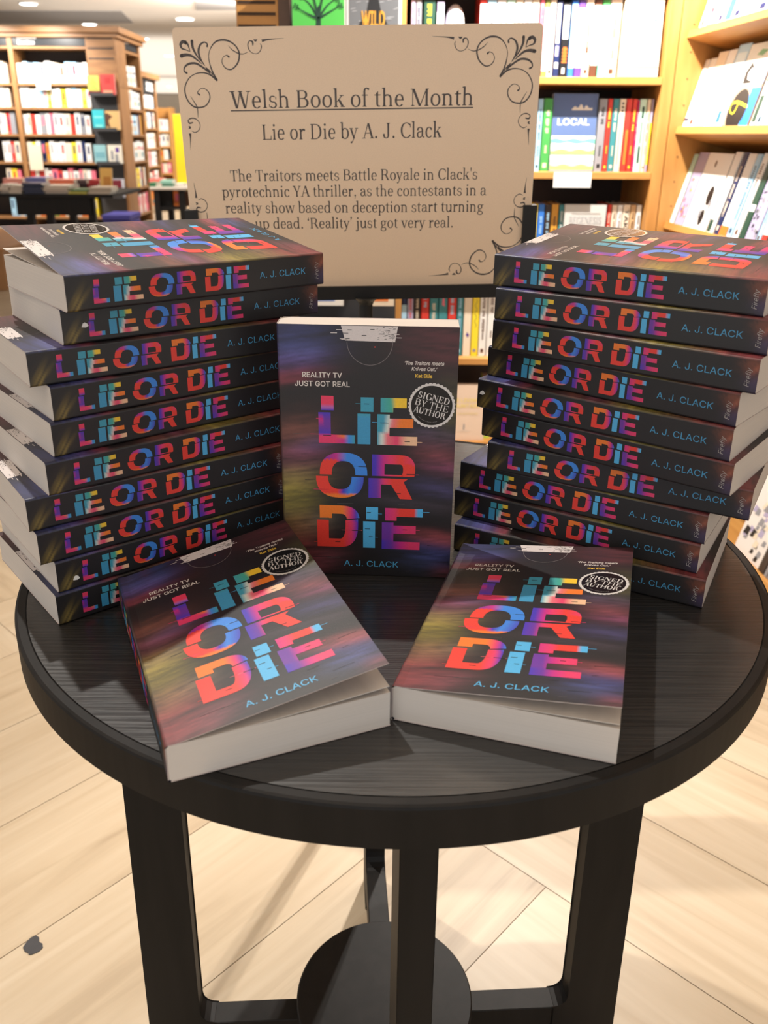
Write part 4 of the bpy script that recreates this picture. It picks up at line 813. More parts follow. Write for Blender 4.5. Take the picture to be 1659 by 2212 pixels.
def shelf_book(M, w, h, d, col, label, group, marks=(), mode='spine', name='book'):
    """local: x across, y into the shelf (0 = face), z up.  mode 'spine': narrow side out; 'face': front cover out; 'flat': lying down"""
    mb = MB(); pg = lin(222, 212, 196); c = 0.0013 if w > 0.012 else 0.0008
    if mode == 'spine':
        rr = min(0.0025, w*0.2)
        ol = [(c*0, d), (0, rr), (rr*0.3, rr*0.3), (rr, 0), (w-rr, 0), (w-rr*0.3, rr*0.3), (w, rr), (w, d), (w-c, d), (w-c, 0.003), (c, 0.003), (c, d)]
        n = len(ol); a = [mb.vert((x, y, 0), col) for x, y in ol]; b = [mb.vert((x, y, h), col) for x, y in ol]
        for i in range(n): mb.face((a[i], a[(i+1) % n], b[(i+1) % n], b[i]))
        for s_, r_ in ((a, -1), (b, 1)):
            for q in ((0, 1, 10, 11), (1, 2, 3, 10), (3, 4, 9, 10), (4, 5, 6, 9), (6, 7, 8, 9)):
                mb.face([s_[k] for k in (q if r_ > 0 else q[::-1])])
        mb.box((c, 0.003, 0.002), (w-c, d-0.002, h-0.002), pg)
    elif mode == 'face':
        mb.box((0, 0, 0), (w, c, h), col); mb.box((0, d-c, 0), (w, d, h), col); mb.box((0, c, 0), (c, d-c, h), col)
        mb.box((c, c, 0.001), (w-0.002, d-c, h-0.001), pg)
    else:
        mb.box((0, 0, 0), (w, d, c), col); mb.box((0, 0, h-c), (w, d, h), col); mb.box((0, 0, c), (w, c, h-c), col)
        mb.box((0.002, c, c), (w-0.002, d-0.002, h-c), pg)
    for k, (poly, mc) in enumerate(marks):
        poly = clip(clip(list(poly), 0, 0.0003, w-0.0003), 1, 0.0006, h-0.0003)
        if len(poly) > 2: mb.face([mb.vert((x, -0.0003-0.00001*min(k, 60), z), mc) for x, z in poly])
    o = mb.build(name, M_back, None, ink=True); o.matrix_world = M
    return tag(o, label, 'book', group)
def spine_title(w, h, col, seed):
    """blurred lettering down a spine: a run of short bars and a publisher's block"""
    r = random.Random(seed); lum = 0.3*col[0]+0.6*col[1]+0.1*col[2]
    tc = r.choice([nc('black'), nc('navy'), nc('red'), nc('brown')]) if lum > 0.25 else r.choice([nc('white'), nc('cream'), nc('yellow'), nc('pale blue')])
    out = []; z = h*(0.9-0.1*r.random()); x0, x1 = w*0.32, w*0.68
    for word in range(r.choice((2, 3, 3))):
        ln = h*(0.07+0.12*r.random())
        n = max(3, int(ln/0.0045))
        for k in range(n):
            za = z-ln*k/n; out.append((rect(x0+(0 if r.random() < 0.7 else w*0.08), x1, za-ln/n*0.62, za), tc))
        z -= ln+h*0.03
        if z < h*0.4: break
    z = h*0.36; ln = h*(0.1+0.06*r.random()); n = max(3, int(ln/0.004))
    for k in range(n): out.append((rect(w*0.4, w*0.62, z-ln*(k+0.6)/n, z-ln*k/n), tc))
    out.append((rect(w*0.3, w*0.7, h*0.05, h*0.05+min(w*0.5, 0.012)), tc))
    return out
def words_on(poly_list, col): return [(p, col) for p in poly_list]

# ------------------------------------------------------------------ the bookcase behind the sign (facing the viewer)
YC = 2.50
CX0, CX1 = 0.058, 0.757                       # clear width between its uprights
SH = [0.945, 0.702, 0.4655, 0.2285, -0.034, -0.2950, -0.556]
def bookcase_middle():
    root = empty('bookcase', T(0, 0, 0), 'tall honey oak bookcase facing forward behind the cream sign', 'bookcase')
    for x0, x1 in ((CX0, CX0+0.0205), (CX1, CX1+0.030)):
        mb = MB(); mb.box((x0, YC, 0), (x1, YC+0.30, ZT+1.0)); mb.build('upright', M_oakv, root, bevel=0.0015)
    for z in SH:
        mb = MB(); mb.box((CX0+0.0207, YC+0.002, ZT+z-0.0185), (CX1-0.0002, YC+0.285, ZT+z)); mb.build('shelf', M_oak, root, bevel=0.0015)
    mb = MB(); mb.box((CX0+0.0207, YC+0.286, 0.0), (CX1-0.0002, YC+0.30, ZT+1.0)); mb.build('back_panel', M_darkback, root)
    mb = MB(); mb.box((CX0+0.0207, YC+0.02, 0.0), (CX1-0.0002, YC+0.04, ZT-0.556-0.02)); mb.build('plinth', M_oak, root)
bookcase_middle()
YS = YC+0.037
def mid_row(items, yref, zs, row, mode='spine'):
    """items: (left px, right px, height, colour, description, lettering)"""
    used = {}
    for it in items:
        a, b, h, cn, desc = it[:5]; md = it[5] if len(it) > 5 else 'spine'; mk = it[6] if len(it) > 6 else None
        x0 = aty(a, yref, YS)[0]; x1 = min(aty(b, yref, YS)[0], CX1-0.004); w = x1-x0-0.0006
        col = nc(cn)
        marks = mk(w, h) if mk else (spine_title(w, h, col, a) if md == 'spine' else [])
        d = 0.128 if md == 'spine' else 0.022
        yy = YS-(0.0 if md == 'spine' else 0.018)
        shelf_book(T(x0, yy, ZT+zs+0.0003), w, h, d, col, desc, 'books on the %s shelf behind the sign' % row, marks, md)
ROW = {'t': 'top visible', 's': 'second', 'h': 'third', 'f': 'fourth'}
def two_tone(c2, z0, z1):  # second tone on a spine; on some top-shelf books it paints the lamplit part
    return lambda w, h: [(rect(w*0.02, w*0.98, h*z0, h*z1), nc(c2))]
def spine_text(txt, colname, lo=0.25, hi=0.92):
    def f(w, h):
        L = (hi-lo)*h; out = []
        for t in sans(txt, 0, L, 0, w*0.55, 0, 14): out.append(([(w*0.24+q[1], h*hi-q[0]) for q in t], nc(colname)))
        return out
    return f
def local_cover(w, h):
    out = [(rect(0, w, h*0.45, h), lin(88, 108, 150)), (rect(0, w, h*0.28, h*0.46), lin(215, 225, 222))]
    cl = [(w*(0.42+0.46*k/12), h*0.80+h*0.075*abs(math.sin(k*0.9))*(1-abs(k-6)/9)) for k in range(13)]
    out.append(([(w*0.42, h*0.79)]+[(w*0.88, h*0.79)]+cl[::-1], lin(225, 218, 205)))
    out += [(t, lin(225, 222, 215)) for t in sans('LOCAL', w*0.12, w*0.84, h*0.60, h*0.085, 0, 14)]
    for z, c, s in ((0.36, (110, 190, 170), 0), (0.31, (228, 232, 222), 2), (0.22, (150, 190, 110), 4), (0.14, (232, 236, 224), 1), (0.02, (150, 200, 110), 3)):
        top = [(w*k/14, h*(z+0.055)+h*0.014*math.sin(k*1.1+s)) for k in range(15)]
        out.append(([(0, h*z), (w, h*z)]+top[::-1], lin(*c)))
    return out
def living_cover(w, h):
    out = [(t, lin(235, 214, 120)) for t in sans('THE LIVING', w*0.12, w*0.88, h*0.70, h*0.062, 0, 16)]
    out += [(t, lin(235, 214, 120)) for t in sans('MOUNTAIN', w*0.14, w*0.86, h*0.60, h*0.062, 0, 16)]
    out += [(t, lin(225, 205, 130)) for t in sans('NAN SHEPHERD', w*0.16, w*0.84, h*0.47, h*0.036)]
    out.append(([(w*0.5, h*0.2), (w*0.53, h*0.2), (w*0.535, h*0.28), (w*0.52, h*0.31), (w*0.505, h*0.28)], nc('grey')))
    out.append(([(w*0.3, h*0.17), (w*0.7, h*0.17), (w*0.62, h*0.185), (w*0.4, h*0.182)], lin(220, 205, 195)))
    return out
def regen_cover(w, h):
    out = [(t, nc('grey')) for t in serif('REGENESIS', w*0.12, w*0.90, h*0.70, h*0.16)]
    out.append((rect(w*0.16, w*0.86, h*0.865, h*0.88), lin(190, 185, 178)))
    return out
# first visible row: shelf at z = 0.4655
sgn = lambda n, what='spine': n
mid_row([
 (886, 895, 0.190, 'lilac', 'narrow lilac-grey spine next to the left upright, top visible shelf behind sign'),
 (896, 908, 0.192, 'grey', 'pale grey spine second from the left upright, top visible shelf behind sign'),
 (912, 937, 0.194, 'dark green', 'wide dark green spine above the middle of the cream sign'),
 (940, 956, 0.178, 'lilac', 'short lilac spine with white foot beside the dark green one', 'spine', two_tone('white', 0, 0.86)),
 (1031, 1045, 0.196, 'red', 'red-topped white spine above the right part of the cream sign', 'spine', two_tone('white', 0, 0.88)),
 (1046, 1066, 0.186, 'pale blue', 'pale blue spine right of the red-topped one above the sign'),
 (1067, 1086, 0.184, 'white', 'white spine between pale blue and mint spines above the sign'),
 (1087, 1105, 0.185, 'mint', 'mint spine above the right part of the cream sign'),
 (1106, 1122, 0.187, 'cream', 'cream spine right of the mint spine above the sign'),
 (1123, 1140, 0.186, 'white', 'broad white spine above the sign corner scroll'),
 (1141, 1156, 0.186, 'cream', 'cream spine above the top right corner of the sign'),
 (1158, 1167, 0.184, 'pink', 'narrow pinkish spine just right of the sign edge, top visible shelf'),
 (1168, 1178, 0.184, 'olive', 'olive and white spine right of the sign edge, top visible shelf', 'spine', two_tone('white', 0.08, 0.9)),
 (1179, 1192, 0.184, 'cream', 'cream spine between the olive and navy spines, top visible shelf'),
 (1193, 1206, 0.180, 'navy', 'navy spine with pale title band, top visible shelf', 'spine', lambda w, h: [(rect(w*0.15, w*0.7, h*0.45, h*0.97), nc('white')), (rect(w*0.2, w*0.72, h*0.28, h*0.42), nc('lilac')), (rect(w*0.2, w*0.8, h*0.12, h*0.2), nc('white'))]),
 (1207, 1224, 0.176, 'black', 'black spine with orange lettering, top visible shelf', 'spine', lambda w, h: [(rect(w*0.1, w*0.8, h*0.52, h*0.97), nc('white'))]+[(rect(w*0.2+w*0.1*(k % 2), w*0.75+w*0.12*((k+1) % 2), h*(0.20+0.022*k), h*(0.213+0.022*k)), nc('orange')) for k in range(10)]+[(rect(w*0.3, w*0.65, h*0.05, h*0.13), nc('white'))]),
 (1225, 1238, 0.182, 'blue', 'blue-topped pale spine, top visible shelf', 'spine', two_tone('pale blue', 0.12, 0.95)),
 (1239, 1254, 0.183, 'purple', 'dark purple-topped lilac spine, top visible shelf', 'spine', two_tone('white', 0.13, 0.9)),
 (1255, 1271, 0.196, 'cream', 'tall cream spine standing above its neighbours, top visible shelf'),
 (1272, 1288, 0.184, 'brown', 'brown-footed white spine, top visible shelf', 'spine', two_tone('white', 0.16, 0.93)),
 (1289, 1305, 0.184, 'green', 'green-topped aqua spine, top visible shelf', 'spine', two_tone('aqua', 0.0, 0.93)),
 (1306, 1330, 0.185, 'cream', 'wide cream spine beside the white face-out book'),
], 164, 0.4655, ROW['t'])
_a = aty(1338, 168, YS-0.018)[0]; _b = CX1-0.009
shelf_book(T(_a, YS-0.016, ZT+0.4658+0.0019) @ Matrix.Rotation(-0.06, 4, 'X'), _b-_a, 0.184, 0.03, nc('cream'), 'large pale face-out book with a small blue bird, top visible shelf', 'books on the top visible shelf behind the sign',
           [([(0.075, 0.128), (0.080, 0.136), (0.088, 0.140), (0.086, 0.133)], nc('teal')), (rect(0.02, 0.11, 0.172, 0.174), nc('tan')), (rect(0.03, 0.1, 0.02, 0.024), nc('tan'))], 'face')
mb = MB(); _x = aty(985, 30, YS)[0]
mb.lathe([(0.0, 0.0), (0.024, 0.0), (0.026, 0.02), (0.025, 0.13), (0.023, 0.15), (0.017, 0.165), (0.008, 0.173), (0, 0.175)], 32, c=(_x, YS+0.03), col=nc('cream'))
o = mb.build('rounded_ornament', M_whitecard, smooth=True); o.location.z = ZT+0.4658; tag(o, 'pale round-topped ornament among the books above the sign', 'ornament')
# second row
mid_row([
 (1143, 1152, 0.184, 'red', 'narrow red spine just right of the sign, second shelf', 'spine', lambda w, h: [(rect(w*0.3, w*0.7, h*0.2, h*0.6), nc('pink'))]),
 (1153, 1164, 0.184, 'pale blue', 'pale blue spine between red and green spines, second shelf'),
 (1165, 1184, 0.185, 'green', 'green spine half behind the face-out landscape book'),
 (1282, 1299, 0.185, 'grey', 'grey spine right of the face-out landscape book'),
 (1300, 1310, 0.185, 'red', 'narrow red spine, second shelf, left of the teal one'),
 (1311, 1324, 0.185, 'teal', 'teal spine with pale blue foot, second shelf'),
 (1325, 1338, 0.185, 'cream', 'cream spine with dark dots, second shelf', 'spine', lambda w, h: [([(w*0.5+w*0.2*math.cos(k*1.05), h*zz+w*0.2*math.sin(k*1.05)) for k in range(6)], nc('black')) for zz in (0.94, 0.89, 0.84)]+[(rect(w*0.3, w*0.42, h*0.1, h*0.6), nc('ochre'))]),
 (1339, 1351, 0.185, 'red', 'brick red spine right of the dotted cream one', 'spine', lambda w, h: [(rect(w*0.3, w*0.75, h*0.1, h*0.58), nc('orange'))]),
 (1352, 1362, 0.185, 'red', 'second brick red spine, beside the dark gap'),
 (1363, 1366, 0.182, 'magenta', 'thin magenta spine beside the green lettered one'),
 (1367, 1382, 0.185, 'mint', 'mint spine with dark green vertical lettering, second shelf', 'spine', lambda w, h: [(rect(w*0.36, w*0.72, h*0.74, h*0.9), nc('dark green')), (rect(w*0.36, w*0.68, h*0.12, h*0.36), nc('dark green'))]+[(rect(w*0.4, w*0.66, h*(0.4+0.03*k), h*(0.418+0.03*k)), nc('dark green')) for k in range(10)]),
 (1383, 1391, 0.185, 'cream', 'cream spine with pink band, second shelf'),
 (1392, 1402, 0.185, 'lilac', 'lilac-topped yellow spine beside the right upright', 'spine', two_tone('yellow', 0.1, 0.68)),
], 371, 0.2285, ROW['s'])
_a = aty(1186, 369, YS)[0]; _b = aty(1280, 369, YS)[0]
shelf_book(T(_a, YS+0.001, ZT+0.2288+0.0013) @ Matrix.Rotation(-0.05, 4, 'X'), _b-_a, 0.197, 0.024, lin(180, 186, 196), 'face-out book with blue sky, white cloud and green hills on its cover', 'books on the second shelf behind the sign', local_cover(_b-_a, 0.197), 'face')
mb = MB(); _a = aty(1195, 400, YC-0.003)[0]; _b = aty(1276, 400, YC-0.003)[0]; _z = aty(1230, 405, YC)[2]
mb.box((_a, YC-0.0022, _z), (_b, YC-0.0010, ZT+0.2265)); mb.box((_a, YC-0.0022, ZT+0.2285), (_b, YC+0.004, ZT+0.2292)); mb.box((_a, YC-0.0022, ZT+0.2260), (_b, YC-0.0010, ZT+0.2292))
tag(mb.build('shelf_card', M_whitecard), 'white card hanging from the shelf edge under the landscape book', 'card')
# third row
mid_row([
 (1155, 1161, 0.175, 'yellow', 'narrow yellow spine beside the black sign clip'),
 (1162, 1176, 0.175, 'blue', 'bright blue spine right of the sign clip, third shelf'),
 (1177, 1190, 0.174, 'dark brown', 'dark brown spine with pale lettering, third shelf'),
 (1191, 1206, 0.175, 'ochre', 'ochre spine between the brown and green ones, third shelf'),
 (1207, 1219, 0.174, 'teal', 'blue-green spine left of the wide grey book, third shelf'),
 (1311, 1320, 0.175, 'red', 'narrow orange-red spine right of the wide grey book'),
 (1321, 1332, 0.174, 'cream', 'cream spine right of the orange-red one, third shelf'),
 (1333, 1344, 0.174, 'white', 'white spine left of the black lettered one, third shelf'),
 (1345, 1360, 0.175, 'cream', 'pale spine with large black vertical capitals, third shelf', 'spine', spine_text('TAKIN', 'black', 0.45, 0.93)),
 (1361, 1373, 0.174, 'tan', 'beige spine right of the black lettered one, third shelf'),
 (1374, 1387, 0.174, 'white', 'white spine at the right end of the third shelf'),
], 470, -0.034, ROW['h'])
_a = aty(1220, 470, YS-0.018)[0]; _b = aty(1309, 470, YS-0.018)[0]
shelf_book(T(_a, YS-0.014, ZT-0.0337), _b-_a, 0.175, 0.022, lin(196, 194, 190), 'wide grey face-out book with grey serif title, third shelf', 'books on the third shelf behind the sign', regen_cover(_b-_a, 0.175), 'face')
# fourth row, seen under the sign's black rail
mid_row([
 (866, 877, 0.21, 'navy', 'navy spine with pale blue foot seen under the sign rail', 'spine', two_tone('pale blue', 0.1, 0.72)),
 (878, 891, 0.21, 'lilac', 'lilac-grey spine second from the upright under the sign rail'),
 (892, 906, 0.21, 'dark brown', 'dark brown spine under the sign rail'),
 (907, 924, 0.21, 'red', 'orange-red spine under the sign rail, left of two teal ones'),
 (925, 943, 0.21, 'teal', 'teal spine with magenta top under the sign rail', 'spine', lambda w, h: [(rect(0, w, h*0.9, h), nc('magenta'))]+spine_title(w, h*0.85, nc('teal'), 4)),
 (944, 963, 0.21, 'teal', 'teal spine with small pink bird under the sign rail', 'spine', lambda w, h: [([(w*0.4, h*0.72), (w*0.7, h*0.7), (w*0.62, h*0.84), (w*0.42, h*0.8)], nc('pink'))]),
 (964, 982, 0.21, 'red', 'orange-red spine under the sign rail, right of the teal pair'),
 (983, 997, 0.21, 'teal', 'slim blue-teal spine above the standing paperback corner'),
 (998, 1015, 0.21, 'cream', 'cream spine with tiny purple bird beside the yellow one', 'spine', lambda w, h: [([(w*0.35, h*0.30), (w*0.6, h*0.26), (w*0.8, h*0.3), (w*0.5, h*0.34)], nc('purple'))]),
 (1016, 1031, 0.21, 'yellow', 'yellow spine with handwritten title between white ones', 'spine', lambda w, h: [(g, nc('olive')) for g in stroke2d([(w*(0.5+0.16*math.sin(k*1.7)), h*(0.80-0.03*k), 0.0016) for k in range(14)], sub=3)]+[(rect(w*0.25, w*0.75, h*0.06, h*0.1), nc('grey'))]),
 (1032, 1048, 0.21, 'white', 'white spine right of the yellow one'),
 (1049, 1066, 0.21, 'white', 'white spine beside the top of the right stack'),
], 770, -0.295, ROW['f'])
_a = aty(977, 950, YS-0.02)[0]; _b = _a+0.127
shelf_book(T(_a-0.032, YS-0.02, ZT-0.5557), 0.127, 0.176, 0.02, lin(224, 200, 180), 'blush pink face-out book with yellow capitals, lowest shelf beside the standing paperback', 'books on the lowest shelf behind the sign', living_cover(0.127, 0.176), 'face')
_a2 = _a-0.032+0.129
shelf_book(T(_a2, YS, ZT-0.5557), 0.02, 0.176, 0.128, lin(190, 220, 90), 'lime green spine right of the blush pink book, lowest shelf', 'books on the lowest shelf behind the sign')

# ------------------------------------------------------------------ display column left of that bookcase
YD = 2.30
def display_column():
    xa, xb, xc, xd = aty(510, 30, YD)[0], aty(601, 30, YD)[0], aty(626, 30, YD)[0], CX0-0.0008
    root = empty('display_column', T(0, 0, 0), 'oak display column with grooved side and charcoal panel left of the bookcase', 'display column')
    mb = MB(); mb.box((xa, YD, 0), (xb, YD+0.5, ZT+0.64)); z0 = ZT+0.64
    for z in (0.558, 0.520):
        pass
    mb.box((xa, YD, z0), (xb, YD+0.5, ZT+1.0)); mb.build('pilaster', M_oak, root, bevel=0.002)
    for px, pz in ((30, 0), (57, 0), (5, 0)):
        z = aty(550, px, YD)[2]; mb = MB(); mb.box((xa+0.004, YD-0.0008, z-0.0035), (xb-0.006, YD+0.001, z+0.0035)); mb.build('groove', plain('groove_shadow_gap', (0.05, 0.025, 0.012), 0.8), root)
    mb = MB(); mb.box((xb+0.0003, YD+0.02, 0), (xd, YD+0.04, ZT+1.0)); mb.build('back_panel', M_darkpanel, root)
    mb = MB(); mb.box((xb+0.0003, YD+0.001, 0), (xc, YD+0.0198, ZT+1.0)); mb.build('side_strip', plain('dark_brown_strip', (0.10, 0.052, 0.03), 0.5, noise=0.2, scale=30), root)  # strip darker brown than the pilaster beside it
    for z in (0.498, 0.225, -0.145, -0.42):
        mb = MB(); mb.box((xc+0.002, YD-0.04, ZT+z-0.012), (xd-0.002, YD+0.0198, ZT+z)); mb.box((xc+0.002, YD-0.04, ZT+z), (xd-0.002, YD-0.036, ZT+z+0.010)); mb.build('ledge', M_darkpanel, root)
display_column()
def tree_cover(w, h):
    out = [(rect(0, w, 0, h), lin(92, 205, 90)), (rect(w*0.35, w*0.72, h*0.80, h*0.9), lin(210, 235, 130))]
    tr = nc('dark green')
    out += [(g, tr) for g in stroke2d([(w*0.5, 0.004, w*0.11), (w*0.5, h*0.3, w*0.10), (w*0.52, h*0.5, w*0.06)])]
    for dx, hh in ((-0.33, 0.62), (0.35, 0.6), (-0.2, 0.74), (0.22, 0.74), (-0.42, 0.5), (0.42, 0.52)):
        out += [(g, tr) for g in stroke2d([(w*0.5, h*0.36, w*0.05), (w*(0.5+dx*0.5), h*(hh-0.08), w*0.03), (w*(0.5+dx), h*hh, w*0.012)])]
        for k in range(7): out.append(([(w*(0.5+dx)+w*0.06*math.cos(k*2.4)*(0.4+k/9)+w*0.022*math.cos(q), h*hh+h*0.035*math.sin(k*2.4)*(0.4+k/9)+h*0.016*math.sin(q)) for q in (0, 1.2, 2.5, 3.8, 5.0)], lin(52, 120, 62)))
    return out
def wild_cover(w, h):
    out = [(rect(w*0.06, w*0.94, 0, h), lin(120, 122, 126))]
    for k in range(40):
        x = w*(0.08+0.8*RB.random()); z = h*(0.2+0.75*RB.random()); out.append(([(x, z), (x+w*0.08, z+h*0.01), (x+w*0.1, z+h*0.02), (x+w*0.02, z+h*0.012)], lin(178, 180, 184)))
    out.append(([(w*0.1, 0.003), (w*0.9, 0.003), (w*0.8, h*0.22), (w*0.62, h*0.48), (w*0.58, h*0.62), (w*0.42, h*0.62), (w*0.38, h*0.46), (w*0.2, h*0.25)], lin(46, 46, 48)))
    out += [(t, lin(236, 170, 66)) for t in sans('WILD', w*0.28, w*0.70, h*0.275, h*0.18, 0, 26)]
    out.append((rect(w*0.2, w*0.76, h*0.2, h*0.225), lin(170, 110, 60)))
    return out
_x = aty(632, 55, YD-0.03)[0]
shelf_book(T(_x, YD-0.034, ZT+0.5105), 0.1265, 0.17, 0.020, lin(225, 225, 215), 'bright green face-out book with a dark tree, above the sign', 'face-out books on the display column', tree_cover(0.1265*0.96, 0.17), 'face')
_x = aty(747, 55, YD-0.03)[0]
shelf_book(T(_x, YD-0.034, ZT+0.5105), 0.131, 0.17, 0.020, lin(228, 226, 224), 'grey face-out book with a dark rock and orange capitals, above the sign', 'face-out books on the display column', wild_cover(0.131, 0.17), 'face')
_z = aty(740, 660, YD-0.03)[2]-ZT
for a, b, cn, ds, mc in ((650, 742, 'white', 'white face-out book with a broad blue band seen under the sign rail', 'blue'), (790, 851, 'cream', 'cream face-out book with an orange patch seen under the sign rail', 'orange')):
    x0 = aty(a, 655, YD-0.03)[0]; x1 = aty(b, 655, YD-0.03)[0]
    shelf_book(T(x0, YD-0.034, ZT+_z+0.0003), x1-x0, 0.17, 0.02, nc(cn), ds, 'face-out books on the display column', [(rect(0.002, (x1-x0)*0.8, 0.012, 0.09), nc(mc)), (rect((x1-x0)*0.1, (x1-x0)*0.6, 0.045, 0.052), nc('white'))], 'face')

# ------------------------------------------------------------------ the bookcase running towards the viewer on the right
RA = math.atan2(-1.0, 0.057); MR = T(0.7895, 2.4985, 0, RA)
MRi = np.array(MR.inverted())
def on_right(u, v, inset):
    """local x along the case front where a pixel's ray meets the plane INSET metres behind it"""
    o = MRi @ np.array([0, 0, HC+ZT, 1.0]); q = MRi @ np.append(ray(u, v), 0.0); s = (inset-o[1])/q[1]; P = o+q*s
    return P[0], P[2]
SR = [(0.582, 0.02), (0.351, 0.012), (0.106, 0.002), (-0.135, 0.0), (-0.575, 0.0)]
def bookcase_right():
    root = empty('bookcase', MR, 'honey oak bookcase running forward along the right side with tilted shelves', 'bookcase')
    mb = MB(); mb.box((-0.022, 0.0, 0), (-0.0003, 0.34, ZT+1.0)); o = mb.build('upright', M_oakv, root, bevel=0.001)
    mb = MB(); mb.box((1.45, 0.0, 0), (1.47, 0.34, ZT+1.0)); mb.build('upright', M_oakv, root, bevel=0.001)
    mb = MB()
    for row in range(26):
        z = 0.12+0.0475*row*1.35
        if z > ZT+0.95: break
        for yy in (0.032,):
            mb.prism([(0.0, 0.0)]*0 or [(0.0022*math.cos(k*math.pi/4), 0.0022*math.sin(k*math.pi/4)) for k in range(8)], 0, 0.0006)
            n = 16
            for i in range(len(mb.v)-n, len(mb.v)):
                x, y, zz = mb.v[i]; mb.v[i] = (zz, yy+x, z+y)
    mb.build('peg_hole', plain('peg_hole_dark', (0.12, 0.06, 0.02), 0.8), root)['kind'] = 'stuff'
    for z, _ in SR+[(0.83, 0)]:
        mb = MB(); Mt = Matrix.Translation((0, 0, ZT+z)) @ Matrix.Rotation(-0.25, 4, 'X')
        mb.box((0.0005, 0.022, -0.019), (1.4495, 0.30, 0.0), M=Mt); mb.build('shelf', M_oak, root, bevel=0.001)
    mb = MB(); mb.box((0.0005, 0.326, 0.0), (1.4495, 0.34, ZT+1.0)); mb.build('back_panel', M_darkback, root)
bookcase_right()
def right_row(items, zi, vfun, row, n0=1):
    z = SR[zi][0]
    for k, it in enumerate(items):
        a, b, h, cn, desc, mode = it[:6]; mk = it[6] if len(it) > 6 else None
        x0 = max(0.0012, on_right(a, vfun(a), 0.035)[0]); x1 = on_right(b, vfun(b), 0.035)[0]; w = x1-x0-0.001
        M = MR @ Matrix.Translation((x0, 0, ZT+z+0.0004)) @ Matrix.Rotation(-0.25, 4, 'X') @ Matrix.Translation((0, 0.034, 0))
        col = nc(cn) if isinstance(cn, str) else cn
        marks = mk(w, h) if mk else (spine_title(w, h, col, a) if mode == 'spine' and w > 0.01 else [])
        shelf_book(M, w, h, 0.125 if mode == 'spine' else 0.02, col, desc, 'books on the %s tilted shelf at the right' % row, marks, mode)
def spec_cover(w, h):
    out = [(rect(0, w, 0, h*0.5), lin(170, 150, 130)), (rect(w*0.66, w, 0.0, h*0.46), lin(40, 130, 230))]
    head = [(w*(0.38+0.36*math.cos(t)), h*(0.20+0.26*math.sin(t))) for t in [k*math.pi/8 for k in range(-3, 12)]]
    out.append((head, nc('black')))
    out += [(g, nc('yellow')) for g in stroke2d([(w*0.05, h*0.29, 0.007), (w*0.3, h*0.30, 0.007), (w*0.72, h*0.24, 0.007)])+stroke2d([(w*0.05, h*0.28, 0.004), (w*0.12, h*0.19, 0.004), (w*0.28, h*0.17, 0.004), (w*0.34, h*0.28, 0.004)])]
    out += [(rect(0, w, h*0.5, h), lin(222, 220, 210)), ([(w*0.2, h*0.52), (w*0.52, h*0.52), (w*0.5, h*0.68), (w*0.3, h*0.78), (w*0.16, h*0.66)], nc('black')), ([(w*(0.42+0.13*math.cos(k)), h*(0.63+0.08*math.sin(k))) for k in range(6)], lin(225, 225, 230)), (rect(w*0.62, w, h*0.5, h*0.8), lin(150, 180, 230)),
            ([(w*0.35, h*0.86), (w*0.6, h*0.84), (w*0.75, h*0.9), (w*0.5, h*0.92)], nc('green'))]
    return out
def panda_cover(w, h):
    bl = lambda cx, cz, r: [(w*cx+r*math.cos(k*0.7), h*cz+r*1.5*math.sin(k*0.7)) for k in range(9)]
    return [(bl(0.62, 0.16, 0.014), nc('black')), (bl(0.66, 0.45, 0.017), nc('black')), (bl(0.5, 0.2, 0.008), nc('grey')), (bl(0.42, 0.86, 0.006), nc('brown')), (bl(0.78, 0.34, 0.008), nc('grey'))]
def mosaic(seed, cols):
    def f(w, h):
        r = random.Random(seed); out = []
        for k in range(26):
            x = w*(0.05+0.75*r.random()); z = h*(0.03+0.6*r.random()); a = w*(0.08+0.14*r.random()); out.append(([(x, z), (x+a, z+0.002), (min(w, x+a*1.1), z+a*0.9), (x+0.3*a, z+a)], nc(r.choice(cols))))
        return out
    return f
band = lambda cn, z0, z1: (lambda w, h: [(rect(0.0, w, h*z0, h*z1), nc(cn))])
lineA = lambda u: 53-(u-1510)*0.36
lineB = lambda u: 272-(u-1474)*0.142
lineC = lambda u: 480+(u-1440)*0.165
right_row([(1510, 1524, 0.19, 'white', 'white spine at the left end of the upper right shelf', 'spine'), (1525, 1544, 0.19, 'pink', 'pink book with a figure on the upper right shelf', 'spine', mosaic(2, ['maroon', 'pink', 'cream'])), (1546, 1565, 0.19, 'white', 'white spine right of the pink book, upper right shelf', 'spine'),
 (1566, 1578, 0.19, 'pale blue', 'pale blue spine on the upper right shelf', 'spine', band('blue', 0.0, 0.3)), (1580, 1604, 0.19, 'white', 'broad white spine after the pale blue one, upper right shelf', 'spine'), (1605, 1630, 0.19, 'white', 'white spine with lilac foot near the frame edge, upper right shelf', 'spine', band('lilac', 0.05, 0.16)), (1632, 1664, 0.19, 'cream', 'cream spine at the frame edge, upper right shelf', 'spine')], 0, lineA, 'upper')
